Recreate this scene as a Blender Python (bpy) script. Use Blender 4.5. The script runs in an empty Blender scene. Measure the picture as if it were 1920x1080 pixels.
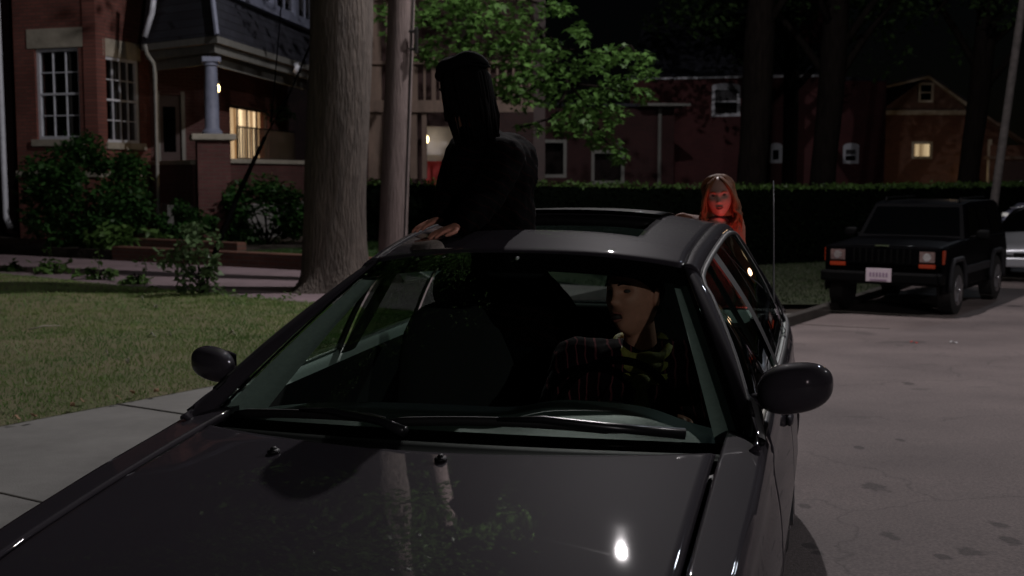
import bpy, bmesh, math, random
import numpy as np
from mathutils import Vector, Matrix, noise as mnoise
random.seed(7); rng = np.random.default_rng(7)
R = math.radians
sc = bpy.context.scene
COL = sc.collection
# ---------------------------------------------------------------- camera
F = 2320.0; HY = 323.0; EYE = 1.65
cam = bpy.data.cameras.new('camera'); co = bpy.data.objects.new('camera', cam); COL.objects.link(co)
co.location = (0, 0, EYE); co.rotation_euler = (R(90) - math.atan((540 - HY) / F), 0, 0)
cam.lens = F / 1920 * 36; cam.sensor_width = 36; cam.clip_end = 600; cam.clip_start = .05
cam.dof.use_dof = True; cam.dof.focus_distance = 4.0; cam.dof.aperture_fstop = 5.0
sc.camera = co
# ---------------------------------------------------------------- world, moon, exposure
w = bpy.data.worlds.new('World'); sc.world = w; w.use_nodes = True
nt = w.node_tree; bg = nt.nodes['Background']
sky = nt.nodes.new('ShaderNodeTexSky'); sky.sky_type = 'NISHITA'; sky.sun_disc = False
sky.sun_elevation = R(28); sky.sun_rotation = R(60)
nt.links.new(sky.outputs[0], bg.inputs[0]); bg.inputs[1].default_value = 0.00015
sun = bpy.data.lights.new('moon', 'SUN'); so = bpy.data.objects.new('moon', sun); COL.objects.link(so)
sun.energy = 0.09; sun.angle = R(1.5); sun.color = (.8, .88, 1)
so.rotation_euler = (R(62), 0, R(60 + 90)); so.location = (0, 0, 30)
sc.view_settings.view_transform = 'Standard'; sc.view_settings.look = 'None'
sc.view_settings.exposure = 0; sc.view_settings.gamma = 1; sc.view_settings.use_curve_mapping = False
sc.cycles.use_denoising = True
sc.cycles.max_bounces = 8; sc.cycles.transparent_max_bounces = 16
LAMP_MAIN = 2550.0; LAMP_FILL = 2000.0; LAMP_SIDE = 900.0
# ---------------------------------------------------------------- helpers
def P(px, py, d): return Vector(((px - 960) * d / F, d, EYE - (py - HY) * d / F))
def G(px, py, z):
    d = F * (EYE - z) / (py - HY); return Vector(((px - 960) * d / F, d, z))
def sm(t): t = max(0., min(1., t)); return t * t * (3 - 2 * t)
def hgt(x, y): return -0.4 * sm((y - 5) / 13) * sm((x + 1.2 - .12 * (y - 8)) / 3.0)
def lerp(a, b, t): return a + (b - a) * t
def interp(x, tab):
    if x <= tab[0][0]: return tab[0][1]
    for (a, va), (b, vb) in zip(tab, tab[1:]):
        if x <= b:
            t = (x - a) / (b - a); return va + (vb - va) * t
    return tab[-1][1]
def sinterp(x, tab):   # catmull-rom through the table
    xs = [t[0] for t in tab]; ys = [t[1] for t in tab]
    if x <= xs[0]: return ys[0]
    if x >= xs[-1]: return ys[-1]
    i = max(k for k in range(len(xs) - 1) if xs[k] <= x)
    def slope(k):
        if k == 0: return (ys[1] - ys[0]) / (xs[1] - xs[0])
        if k == len(xs) - 1: return (ys[-1] - ys[-2]) / (xs[-1] - xs[-2])
        return (ys[k + 1] - ys[k - 1]) / (xs[k + 1] - xs[k - 1])
    h = xs[i + 1] - xs[i]; t = (x - xs[i]) / h
    a, b, m0, m1 = ys[i], ys[i + 1], slope(i) * h, slope(i + 1) * h
    return (2*t**3-3*t*t+1)*a + (t**3-2*t*t+t)*m0 + (-2*t**3+3*t*t)*b + (t**3-t*t)*m1
OFF = {}
def tag(o, label=None, cat=None, group=None, kind=None):
    if label: o['label'] = label
    if cat: o['category'] = cat
    if group: o['group'] = group
    if kind: o['kind'] = kind
    return o
def thing(name, label, cat, loc=(0, 0, 0), rz=0, group=None, local=False):
    o = bpy.data.objects.new(name, None); COL.objects.link(o); o.location = loc; o.rotation_euler.z = rz
    o.empty_display_size = .2
    OFF[o.name] = Vector((0, 0, 0)) if local else Vector(loc)
    return tag(o, label, cat, group)
class MB:
    def __init__(s): s.v = []; s.f = []; s.mi = []
    def add(s, vs, fs, mi=0):
        n = len(s.v); s.v += [tuple(v) for v in vs]; s.f += [tuple(i + n for i in f) for f in fs]; s.mi += [mi] * len(fs); return s
    def box(s, c, size, rz=0, M=None, mi=0):
        hx, hy, hz = [k / 2 for k in size]; vs = []
        for dz in (-hz, hz):
            for dx, dy in ((-hx, -hy), (hx, -hy), (hx, hy), (-hx, hy)):
                p = Vector((dx, dy, dz))
                if M is not None: p = M @ p
                elif rz: p = Matrix.Rotation(rz, 3, 'Z') @ p
                vs.append(p + Vector(c))
        return s.add(vs, [(0, 3, 2, 1), (4, 5, 6, 7), (0, 1, 5, 4), (1, 2, 6, 5), (2, 3, 7, 6), (3, 0, 4, 7)], mi)
    def beam(s, a, b, w, h, up=(0, 0, 1)):
        a = Vector(a); b = Vector(b); d = (b - a); L = d.length; d.normalize()
        x = d.cross(Vector(up)).normalized(); z = x.cross(d)
        M = Matrix((x, d, z)).transposed()
        return s.box((a + b) / 2, (w, L, h), M=M)
    def tube(s, pts, rad, seg=8, cap=True, sq=1):
        pts = [Vector(p) for p in pts]; n = len(pts)
        if not hasattr(rad, '__len__'): rad = [rad] * n
        vs = []; fs = []; ref = None
        for i, p in enumerate(pts):
            t = (pts[min(i + 1, n - 1)] - pts[max(i - 1, 0)]).normalized()
            if ref is None: ref = Vector((0, 0, 1)) if abs(t.z) < .9 else Vector((1, 0, 0))
            x = t.cross(ref).normalized(); y = t.cross(x).normalized(); ref = -y if False else ref
            for k in range(seg):
                a = 2 * math.pi * k / seg
                vs.append(p + (x * math.cos(a) + y * math.sin(a) * sq) * rad[i])
        for i in range(n - 1):
            for k in range(seg):
                k2 = (k + 1) % seg
                fs.append((i * seg + k, i * seg + k2, (i + 1) * seg + k2, (i + 1) * seg + k))
        if cap: fs += [tuple(range(seg))[::-1], tuple((n - 1) * seg + k for k in range(seg))]
        return s.add(vs, fs)
    def prism(s, poly, z0, z1):
        n = len(poly)
        g = lambda z, p: z(p) if callable(z) else z
        vs = [(p[0], p[1], g(z0, p)) for p in poly] + [(p[0], p[1], g(z1, p)) for p in poly]
        fs = [tuple(range(n))[::-1], tuple(range(n, 2 * n))] + [(i, (i + 1) % n, n + (i + 1) % n, n + i) for i in range(n)]
        return s.add(vs, fs)
    def grid(s, fn, n, m, closeu=False, mi=0):
        vs = [fn(i / (n - 1 if not closeu else n), j / (m - 1)) for i in range(n) for j in range(m)]
        fs = []
        for i in range(n if closeu else n - 1):
            for j in range(m - 1):
                a = i * m + j; b = ((i + 1) % n) * m + j
                fs.append((a, b, b + 1, a + 1))
        return s.add(vs, fs, mi)
    def ell(s, c, r, M=None, n=20, m=12, p=1.0):
        c = Vector(c)
        def fn(u, v):
            a = u * 2 * math.pi; b = (v - .5) * math.pi
            sg = lambda t: math.copysign(abs(t) ** p, t)
            q = Vector((sg(math.cos(b)) * sg(math.cos(a)) * r[0], sg(math.cos(b)) * sg(math.sin(a)) * r[1], sg(math.sin(b)) * r[2]))
            return c + (M @ q if M is not None else q)
        return s.grid(fn, n, m, closeu=True)
    def disc(s, c, r, nrm=(0, 0, 1), seg=20, th=.004):
        nrm = Vector(nrm).normalized(); c = Vector(c)
        return s.tube([c - nrm * th / 2, c + nrm * th / 2], r, seg)
    def build(s, name, mat, parent=None, smooth=False, solid=0, bevel=0, sub=0, recalc=True, angle=None):
        me = bpy.data.meshes.new(name)
        off = OFF[parent.name] if parent is not None else Vector((0, 0, 0))
        me.from_pydata([(v[0] - off.x, v[1] - off.y, v[2] - off.z) for v in s.v], [], s.f)
        for m_ in (mat if isinstance(mat, (list, tuple)) else [mat]): me.materials.append(m_)
        if any(s.mi): me.polygons.foreach_set('material_index', s.mi)
        if recalc:
            bm = bmesh.new(); bm.from_mesh(me)
            if smooth: bmesh.ops.remove_doubles(bm, verts=bm.verts, dist=1e-5)
            bmesh.ops.recalc_face_normals(bm, faces=bm.faces); bm.to_mesh(me); bm.free()
        if smooth: me.polygons.foreach_set('use_smooth', [True] * len(me.polygons))
        if smooth and angle: me.set_sharp_from_angle(angle=R(angle))
        o = bpy.data.objects.new(name, me); COL.objects.link(o)
        if parent is not None:
            o.parent = parent; OFF[o.name] = off.copy()
        else: OFF[o.name] = Vector((0, 0, 0))
        if solid: md = o.modifiers.new('s', 'SOLIDIFY'); md.thickness = solid; md.offset = -1
        if bevel: md = o.modifiers.new('b', 'BEVEL'); md.width = bevel; md.segments = 2; md.limit_method = 'ANGLE'
        if sub: md = o.modifiers.new('d', 'SUBSURF'); md.levels = sub; md.render_levels = sub
        return o
def mesh_np(name, V, Fq, mat, parent=None):    # quads or tris as numpy arrays
    me = bpy.data.meshes.new(name); k = Fq.shape[1]
    off = OFF[parent.name] if parent is not None else Vector((0, 0, 0))
    V = V - np.array(off)
    me.vertices.add(len(V)); me.vertices.foreach_set('co', V.astype(np.float32).ravel())
    me.loops.add(Fq.size); me.loops.foreach_set('vertex_index', Fq.astype(np.int32).ravel())
    me.polygons.add(len(Fq)); me.polygons.foreach_set('loop_start', np.arange(0, Fq.size, k, dtype=np.int32))
    me.polygons.foreach_set('loop_total', np.full(len(Fq), k, dtype=np.int32))
    me.materials.append(mat); me.update(calc_edges=True); me.validate()
    o = bpy.data.objects.new(name, me); COL.objects.link(o)
    if parent is not None: o.parent = parent; OFF[o.name] = off.copy()
    else: OFF[o.name] = Vector((0, 0, 0))
    return o
# ---------------------------------------------------------------- materials
def mat(name, col, rough=.6, metal=0, coat=0, nscale=0, namt=.3, bump=0, bscale=None, spec=.5, col2=None, emit=None, estr=0, coatrough=.03, stretch=(1, 1, 1), trans=0):
    m = bpy.data.materials.new(name); m.use_nodes = True; nt = m.node_tree; b = nt.nodes['Principled BSDF']
    b.inputs['Base Color'].default_value = (*col, 1); b.inputs['Roughness'].default_value = rough
    b.inputs['Metallic'].default_value = metal; b.inputs['Coat Weight'].default_value = coat; b.inputs['Coat Roughness'].default_value = coatrough
    b.inputs['Specular IOR Level'].default_value = spec
    if emit: b.inputs['Emission Color'].default_value = (*emit, 1); b.inputs['Emission Strength'].default_value = estr
    if nscale or bump:
        tc = nt.nodes.new('ShaderNodeTexCoord'); mp = nt.nodes.new('ShaderNodeMapping'); nt.links.new(tc.outputs['Object'], mp.inputs[0]); mp.inputs['Scale'].default_value = stretch
    if nscale:
        n = nt.nodes.new('ShaderNodeTexNoise'); n.inputs['Scale'].default_value = nscale; n.inputs['Detail'].default_value = 6; n.inputs['Roughness'].default_value = .65
        nt.links.new(mp.outputs[0], n.inputs['Vector'])
        cr = nt.nodes.new('ShaderNodeValToRGB'); cr.color_ramp.elements[0].position = .3; cr.color_ramp.elements[1].position = .7
        c2 = col2 or tuple(c * (1 - namt) for c in col)
        cr.color_ramp.elements[0].color = (*c2, 1); cr.color_ramp.elements[1].color = (*(tuple(min(1, c * (1 + namt * .6)) for c in col)), 1)
        nt.links.new(n.outputs['Fac'], cr.inputs[0]); nt.links.new(cr.outputs[0], b.inputs['Base Color'])
    if bump:
        n2 = nt.nodes.new('ShaderNodeTexNoise'); n2.inputs['Scale'].default_value = bscale or nscale * 3; n2.inputs['Detail'].default_value = 5
        nt.links.new(mp.outputs[0], n2.inputs['Vector'])
        bp = nt.nodes.new('ShaderNodeBump'); bp.inputs['Strength'].default_value = 1; bp.inputs['Distance'].default_value = bump
        nt.links.new(n2.outputs['Fac'], bp.inputs['Height']); nt.links.new(bp.outputs[0], b.inputs['Normal'])
    if trans:
        t = nt.nodes.new('ShaderNodeBsdfTranslucent'); mx = nt.nodes.new('ShaderNodeMixShader'); mx.inputs[0].default_value = trans
        out = nt.nodes['Material Output']; nt.links.new(b.outputs[0], mx.inputs[1]); nt.links.new(t.outputs[0], mx.inputs[2]); nt.links.new(mx.outputs[0], out.inputs[0])
        if nscale: nt.links.new(cr.outputs[0], t.inputs[0])
        else: t.inputs[0].default_value = (*col, 1)
    return m
def glass(name, tint, rough=.01, ior=1.5):
    m = bpy.data.materials.new(name); m.use_nodes = True; nt = m.node_tree; nt.nodes.clear()
    out = nt.nodes.new('ShaderNodeOutputMaterial'); tr = nt.nodes.new('ShaderNodeBsdfTransparent'); tr.inputs[0].default_value = (*tint, 1)
    gl = nt.nodes.new('ShaderNodeBsdfGlossy'); gl.inputs['Roughness'].default_value = rough
    ge = nt.nodes.new('ShaderNodeNewGeometry'); dt = nt.nodes.new('ShaderNodeVectorMath'); dt.operation = 'DOT_PRODUCT'; nt.links.new(ge.outputs['Normal'], dt.inputs[0]); nt.links.new(ge.outputs['Incoming'], dt.inputs[1])
    def mth(op, a, b_=None):
        k = nt.nodes.new('ShaderNodeMath'); k.operation = op; k.use_clamp = op == 'SUBTRACT'
        for i, q in enumerate((a, b_)):
            if q is None: continue
            if isinstance(q, (int, float)): k.inputs[i].default_value = q
            else: nt.links.new(q, k.inputs[i])
        return k.outputs[0]
    f5 = mth('POWER', mth('SUBTRACT', 1.0, mth('ABSOLUTE', dt.outputs['Value'])), 5.0); fo = mth('ADD', mth('MULTIPLY', f5, .9), .05); mx = nt.nodes.new('ShaderNodeMixShader')
    nt.links.new(fo, mx.inputs[0]); nt.links.new(tr.outputs[0], mx.inputs[1]); nt.links.new(gl.outputs[0], mx.inputs[2]); nt.links.new(mx.outputs[0], out.inputs[0])
    return m
def brick(name, dirn, c1, c2, mortar, scale=1.0, bw=.215, bh=.075):
    m = mat(name, c1, .85); nt = m.node_tree; b = nt.nodes['Principled BSDF']
    ge = nt.nodes.new('ShaderNodeNewGeometry'); dot = nt.nodes.new('ShaderNodeVectorMath'); dot.operation = 'DOT_PRODUCT'; dot.inputs[1].default_value = (dirn[0], dirn[1], 0)
    sp = nt.nodes.new('ShaderNodeSeparateXYZ'); cb = nt.nodes.new('ShaderNodeCombineXYZ')
    nt.links.new(ge.outputs['Position'], dot.inputs[0]); nt.links.new(ge.outputs['Position'], sp.inputs[0])
    nt.links.new(dot.outputs['Value'], cb.inputs[0]); nt.links.new(sp.outputs[2], cb.inputs[1])
    bt = nt.nodes.new('ShaderNodeTexBrick'); nt.links.new(cb.outputs[0], bt.inputs['Vector'])
    bt.inputs['Color1'].default_value = (*c1, 1); bt.inputs['Color2'].default_value = (*c2, 1); bt.inputs['Mortar'].default_value = (*mortar, 1)
    bt.inputs['Scale'].default_value = 1; bt.inputs['Brick Width'].default_value = bw; bt.inputs['Row Height'].default_value = bh; bt.inputs['Mortar Size'].default_value = .008; bt.inputs['Bias'].default_value = -.2
    ns = nt.nodes.new('ShaderNodeTexNoise'); ns.inputs['Scale'].default_value = 1.1; ns.inputs['Detail'].default_value = 5
    mx = nt.nodes.new('ShaderNodeMix'); mx.data_type = 'RGBA'; mx.blend_type = 'MULTIPLY'; mx.inputs[0].default_value = .8
    cr = nt.nodes.new('ShaderNodeValToRGB'); cr.color_ramp.elements[0].position = .3; cr.color_ramp.elements[0].color = (.5, .45, .45, 1); cr.color_ramp.elements[1].color = (1.1, 1.1, 1.1, 1)
    nt.links.new(ge.outputs['Position'], ns.inputs['Vector']); nt.links.new(ns.outputs['Fac'], cr.inputs[0])
    nt.links.new(bt.outputs['Color'], mx.inputs[6]); nt.links.new(cr.outputs[0], mx.inputs[7]); nt.links.new(mx.outputs[2], b.inputs['Base Color'])
    bp = nt.nodes.new('ShaderNodeBump'); bp.inputs['Distance'].default_value = .006; bp.invert = True
    nt.links.new(bt.outputs['Fac'], bp.inputs['Height']); nt.links.new(bp.outputs[0], b.inputs['Normal'])
    return m
def emitter(name, col, s, stripes=None):
    m = bpy.data.materials.new(name); m.use_nodes = True; nt = m.node_tree; nt.nodes.clear()
    out = nt.nodes.new('ShaderNodeOutputMaterial'); e = nt.nodes.new('ShaderNodeEmission'); e.inputs[0].default_value = (*col, 1); e.inputs[1].default_value = s
    nt.links.new(e.outputs[0], out.inputs[0])
    if stripes:      # curtain folds: vertical bands
        tc = nt.nodes.new('ShaderNodeTexCoord'); mp = nt.nodes.new('ShaderNodeMapping'); mp.inputs['Scale'].default_value = (stripes, stripes, .12)
        n = nt.nodes.new('ShaderNodeTexNoise'); n.inputs['Scale'].default_value = 1; n.inputs['Detail'].default_value = 3
        cr = nt.nodes.new('ShaderNodeValToRGB'); cr.color_ramp.elements[0].position = .38; cr.color_ramp.elements[1].position = .68
        cr.color_ramp.elements[0].color = (.16 * col[0], .11 * col[1], .07 * col[2], 1); cr.color_ramp.elements[1].color = (*col, 1)
        nt.links.new(tc.outputs['Object'], mp.inputs[0]); nt.links.new(mp.outputs[0], n.inputs[0]); nt.links.new(n.outputs['Fac'], cr.inputs[0]); nt.links.new(cr.outputs[0], e.inputs[0])
    return m
M = {}
M['paint'] = mat('car_paint', (.052, .046, .056), .5, .0, .62, coatrough=.022, nscale=900, namt=.25, spec=.012)
M['black'] = mat('black_plastic', (.006, .006, .007), .55, spec=.3)
M['rubber'] = mat('rubber', (.012, .012, .012), .7, nscale=30, namt=.4)
M['frit'] = mat('glass_border', (.002, .002, .002), 1, spec=0)
M['wiper'] = mat('wiper_metal', (.015, .015, .017), .3)
M['glass'] = glass('windshield_glass', (.80, .88, .83))
M['sglass'] = glass('side_glass', (.34, .42, .39))
M['lens'] = mat('lamp_lens', (.22, .14, .13), .08, .3, 1, nscale=60, namt=.5)
M['redlens'] = mat('red_lens', (.5, .01, .01), .15, 0, 1, emit=(1, .03, .015), estr=1.0)
M['amber'] = mat('amber_lens', (.26, .025, .008), .3, 0, .3, emit=(1, .12, .02), estr=.03, nscale=60)
M['beltstrip'] = mat('belt_highlight_strip', (.85, .83, .72), .35, nscale=40, namt=.1)
M['rwglass'] = glass('rear_window_glass', (.24, .31, .28))
M['dkglass'] = glass('rear_side_glass', (.12, .15, .14))
M['chrome'] = mat('chrome', (.6, .6, .62), .12, 1)
M['alloy'] = mat('alloy_rim', (.35, .35, .37), .3, .9)
M['dash'] = mat('dashboard_vinyl', (.07, .095, .088), .5, nscale=200, namt=.2, bump=.0006, bscale=400)
M['seat'] = mat('seat_fabric', (.016, .018, .018), .9, nscale=120, namt=.3)
M['trim'] = mat('interior_trim', (.46, .54, .51), .6, nscale=60, namt=.12)
M['headlining'] = mat('headlining', (.05, .055, .06), .9, nscale=90)
M['skin'] = mat('skin', (.70, .31, .22), .5, nscale=40, namt=.12, spec=.35)
M['skinw'] = mat('skin_fair', (.62, .36, .29), .5, nscale=40, namt=.1, spec=.35)
M['lips'] = mat('lips', (.36, .12, .10), .4)
M['mouth'] = mat('mouth_inside', (.03, .008, .008), .6)
M['eye'] = mat('eye', (.08, .07, .07), .1)
M['darkhair'] = mat('dark_hair', (.005, .004, .004), .8, spec=.06, nscale=60, stretch=(4, 4, .3), namt=.5, bump=.003, bscale=90)
M['redhair'] = mat('auburn_hair', (.30, .12, .055), .55, spec=.2, nscale=50, stretch=(4, 4, .25), namt=.55, bump=.003, bscale=80)
M['hat'] = mat('dark_felt', (.004, .0035, .004), .95, nscale=50, spec=.1)
M['olive'] = mat('olive_cloth', (.38, .34, .08), .7, nscale=40, namt=.4, bump=.002, bscale=80)
M['jeans'] = mat('dark_denim', (.006, .007, .009), .9, spec=.05, nscale=60)
M['jacketw'] = mat('rust_jacket', (.33, .13, .075), .7, nscale=25, namt=.35, bump=.003, bscale=60)
M['topw'] = mat('pink_top', (.42, .14, .14), .7, nscale=40, namt=.3)
M['scarf'] = mat('dark_scarf', (.03, .012, .014), .8, nscale=40)
def striped(name, base, s1, scale, vec=(1, 0, 0)):
    m = mat(name, base, .6); nt = m.node_tree; b = nt.nodes['Principled BSDF']
    tc = nt.nodes.new('ShaderNodeTexCoord'); dt = nt.nodes.new('ShaderNodeVectorMath'); dt.operation = 'DOT_PRODUCT'; dt.inputs[1].default_value = vec
    ns = nt.nodes.new('ShaderNodeTexNoise'); ns.inputs['Scale'].default_value = 9; ad = nt.nodes.new('ShaderNodeMath'); ad.operation = 'MULTIPLY_ADD'; ad.inputs[1].default_value = .05
    mu = nt.nodes.new('ShaderNodeMath'); mu.operation = 'MULTIPLY'; mu.inputs[1].default_value = scale
    fr = nt.nodes.new('ShaderNodeMath'); fr.operation = 'FRACT'; cr = nt.nodes.new('ShaderNodeValToRGB'); cr.color_ramp.interpolation = 'CONSTANT'
    cr.color_ramp.elements[0].color = (*base, 1); cr.color_ramp.elements[1].position = .84; cr.color_ramp.elements[1].color = (*s1, 1)
    nt.links.new(tc.outputs['Object'], dt.inputs[0]); nt.links.new(tc.outputs['Object'], ns.inputs[0]); nt.links.new(ns.outputs['Fac'], ad.inputs[0]); nt.links.new(dt.outputs['Value'], ad.inputs[2])
    nt.links.new(ad.outputs[0], mu.inputs[0]); nt.links.new(mu.outputs[0], fr.inputs[0]); nt.links.new(fr.outputs[0], cr.inputs[0]); nt.links.new(cr.outputs[0], b.inputs['Base Color'])
    return m
M['stripes'] = striped('striped_jacket', (.010, .005, .007), (.17, .045, .055), 27)
M['stripes2'] = striped('dark_patterned_jacket', (.003, .002, .0025), (.012, .004, .004), 26, (.3, .3, .9))
for q_ in ('stripes', 'stripes2'): M[q_].node_tree.nodes['Principled BSDF'].inputs['Specular IOR Level'].default_value = .05; M[q_].node_tree.nodes['Principled BSDF'].inputs['Roughness'].default_value = .9
M['asphalt'] = mat('asphalt', (.150, .118, .122), .8, nscale=1.2, namt=.28, bump=.004, bscale=130)
M['driveway'] = mat('driveway_asphalt', (.23, .17, .185), .85, nscale=1.5, namt=.25, bump=.003, bscale=90)
M['concrete'] = mat('concrete', (.27, .265, .25), .85, nscale=2.2, namt=.22, bump=.002, bscale=100)
M['soil'] = mat('soil', (.035, .025, .018), .95, nscale=3, namt=.5, bump=.02, bscale=12)
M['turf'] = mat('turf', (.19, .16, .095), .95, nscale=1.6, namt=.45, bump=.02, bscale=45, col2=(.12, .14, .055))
M['bark'] = mat('bark', (.105, .085, .072), .9, nscale=6, namt=.5, bump=.05, bscale=11, stretch=(3.2, 3.2, .45))
M['darkbark'] = mat('dark_bark', (.010, .008, .007), .95, spec=.03, nscale=5, namt=.5, bump=.03, bscale=9, stretch=(3, 3, .5))
M['polewood'] = mat('pole_wood', (.20, .155, .145), .9, nscale=8, namt=.5, bump=.02, bscale=14, stretch=(6, 6, .3))
M['greymetal'] = mat('galvanised_metal', (.28, .28, .3), .45, .7, nscale=20, namt=.2)
M['cable'] = mat('cable', (.003, .003, .003), 1, spec=.0)
M['stone'] = mat('limestone', (.36, .33, .27), .85, nscale=5, namt=.25, bump=.004, bscale=50)
M['whitetrim'] = mat('white_trim', (.55, .57, .63), .5, nscale=8, namt=.15)
M['greytrim'] = mat('grey_trim', (.20, .20, .185), .6, nscale=6, namt=.2)
M['bluetrim'] = mat('blue_grey_trim', (.20, .22, .30), .6, nscale=6, namt=.2)
M['wood'] = mat('weathered_wood', (.13, .09, .07), .8, nscale=6, namt=.35, bump=.003, bscale=30, stretch=(1, 1, .3))
M['darkwood'] = mat('dark_door_wood', (.04, .02, .018), .6, nscale=6)
M['siding'] = mat('white_siding', (.38, .37, .38), .7, nscale=5, namt=.15)
M['iron'] = mat('black_iron', (.015, .013, .012), .5)
M['shingle'] = brick('shingle', (.7, .7), (.03, .034, .05), (.045, .05, .07), (.012, .012, .02), bw=.3, bh=.16)
M['litter'] = mat('pale_litter', (.5, .48, .42), .8, nscale=30)
M['redthing'] = mat('red_paint', (.35, .02, .02), .5)
M['jet'] = mat('black_gloss_paint', (.0015, .0015, .002), .5, 0, .04, spec=.02)
M['silver'] = mat('silver_paint', (.42, .43, .46), .3, .6, 1)
M['paleblue'] = mat('pale_blue_paint', (.35, .36, .5), .3, .2, 1)
M['grille'] = mat('grille_black', (.002, .002, .002), .7, spec=.1)
M['plate'] = mat('licence_plate', (.62, .52, .58), .5)
M['platemark'] = mat('plate_marks', (.30, .20, .30), .5)
M['darkglass'] = mat('dark_car_glass', (.0008, .001, .0012), .08, 0, 0, spec=.10)
M['lampglow'] = emitter('street_lamp_glow', (1, .86, .74), 25)
M['bulb'] = emitter('warm_bulb', (1, .72, .32), 9)
def leafmat(name, col, n=.5, sc_=2.5, tr=.35, rough=.45, col2=None, spec=.25):
    return mat(name, col, rough, spec=spec, nscale=sc_, namt=n, trans=tr, col2=col2)
M['maple'] = leafmat('maple_leaves', (.070, .145, .034), .7, 1.6, spec=.15)
M['dkleaf'] = leafmat('dark_leaves', (.035, .065, .022), .5, 1.4, rough=.9, spec=.05)
M['shrub'] = leafmat('shrub_leaves', (.03, .085, .02), .6, 2.5)
M['hedge'] = leafmat('hedge_leaves', (.0035, .0065, .0025), .5, 1.2, rough=.9, spec=.03); M['hedgetop'] = leafmat('hedge_lit_top_leaves', (.075, .14, .035), .5, 1.2)  # shaded hedge face and lamp-lit top edge put into two leaf colours
M['weed'] = leafmat('weed_leaves', (.10, .19, .05), .4, 6)
M['vine'] = leafmat('vine_leaves', (.12, .19, .085), .5, 9, rough=.3)
M['blade'] = leafmat('grass_blades', (.22, .285, .095), .35, 1.3, .25, col2=(.09, .22, .055))
M['blade2'] = leafmat('far_grass_blades', (.05, .11, .03), .5, 1.4, .25)
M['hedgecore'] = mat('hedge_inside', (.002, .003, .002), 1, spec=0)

# ---------------------------------------------------------------- foliage
def leaves(centers, size, droop=.5, star=False, var=.35):
    C = np.asarray(centers, float); n = len(C)
    s = size * (1 + var * rng.uniform(-1, 1, n))
    nrm = rng.normal(0, 1, (n, 3)); nrm[:, 2] = np.abs(nrm[:, 2]) + droop * 2; nrm /= np.linalg.norm(nrm, axis=1)[:, None]
    t = rng.normal(0, 1, (n, 3)); t[:, 2] -= droop; t -= (t * nrm).sum(1)[:, None] * nrm; t /= np.linalg.norm(t, axis=1)[:, None]
    b = np.cross(nrm, t)
    if star:
        prof = [(0, 0), (.30, .42), (.18, .22), (.62, .50), (.46, .18), (1.0, 0), (.46, -.18), (.62, -.50), (.18, -.22), (.30, -.42)]
    else: prof = [(0, 0), (.45, .3), (1, 0), (.45, -.3)]
    k = len(prof); V = np.empty((n, k, 3))
    for i, (a, c) in enumerate(prof):
        V[:, i] = C + s[:, None] * (t * a + b * c - nrm * abs(c) * .18 - nrm * .25 * a * a)
    return V.reshape(-1, 3), np.arange(n * k).reshape(n, k)
def blob_pts(c, r, n, shell=.55):
    d = rng.normal(0, 1, (n, 3)); d /= np.linalg.norm(d, axis=1)[:, None]
    rr = shell + (1 - shell) * rng.random(n) ** .5
    return np.array(c) + d * rr[:, None] * np.array(r)
def clumps(centers, r, per, flat=.6):
    out = []
    for c in centers:
        q = random.uniform(.6, 1.35) * r
        out.append(blob_pts(c, (q, q, q * flat), int(per * random.uniform(.6, 1.4)), .3))
    return np.concatenate(out)
def shrub(name, label, cat, c, r, n, size, m, group=None, nclump=26, stem=None):
    t = thing(name, label, cat, (c[0], c[1], c[2] - r[2]), 0, group)
    cs = blob_pts(c, r, nclump, .55)
    pts = clumps(cs, max(r) * .34, n // nclump, .8); pts = pts[pts[:, 2] > c[2] - r[2] + .02]
    V, Fq = leaves(pts, size); mesh_np('foliage', V, Fq, m, t)
    b = MB()
    for q in cs[:9]:
        b.tube([(c[0] + random.uniform(-.08, .08), c[1], c[2] - r[2]), lerp(Vector((c[0], c[1], c[2] - r[2])), Vector(q), .5) + Vector((0, 0, .1)), Vector(q)], [.02, .013, .005], 5)
    b.build('stem', M['darkbark'], t)
    return t
# ---------------------------------------------------------------- ground, road, lawns
gx = sorted(set(list(np.linspace(-220, -20, 9)) + list(np.linspace(-20, 24, 89)) + list(np.linspace(24, 220, 9))))
gy = sorted(set(list(np.linspace(-60, 0, 7)) + list(np.linspace(0, 44, 89)) + list(np.linspace(44, 320, 9))))
g = MB(); nx, ny = len(gx), len(gy)
g.add([(x, y, hgt(x, y) - .06) for x in gx for y in gy], [(i * ny + j, (i + 1) * ny + j, (i + 1) * ny + j + 1, i * ny + j + 1) for i in range(nx - 1) for j in range(ny - 1)])
tag(g.build('ground', M['soil'], smooth=True), kind='structure')
KERB = [(-4.6, -14), (-3.6, -4), (-3.0, 0), (-2.0, 4), (-.6, 8), (1.3, 12), (4.05, 17.0), (6.0, 20.3), (9.2, 25.5), (16, 34), (30, 50), (60, 84)]
EDGE = [(-11, -14), (-9, -4), (-7.7, 0), (-5.35, 4), (-3.12, 7.54), (-2.22, 8.88), (-.9, 11), (.9, 14), (3.86, 17.0), (5.82, 20.3), (9.02, 25.5), (15.8, 34), (29.8, 50), (59.8, 85)]
def resample(pl, n, smooth=True):
    ys = np.linspace(pl[0][1], pl[-1][1], n)
    return [(sinterp(y, [(q[1], q[0]) for q in pl]), y) for y in ys]
K = resample(KERB, 140); E_ = resample([e if 0 else e for e in EDGE], 140)
road = MB()
rows = 30
vs = []
for (x, y) in K:
    for j in range(rows):
        xx = x + 11.5 * (j / (rows - 1)); crown = .05 * math.sin(math.pi * j / (rows - 1)); vs.append((xx, y, hgt(xx, y) - .02 + crown * .5 + (0.02 if j else 0)))
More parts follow.
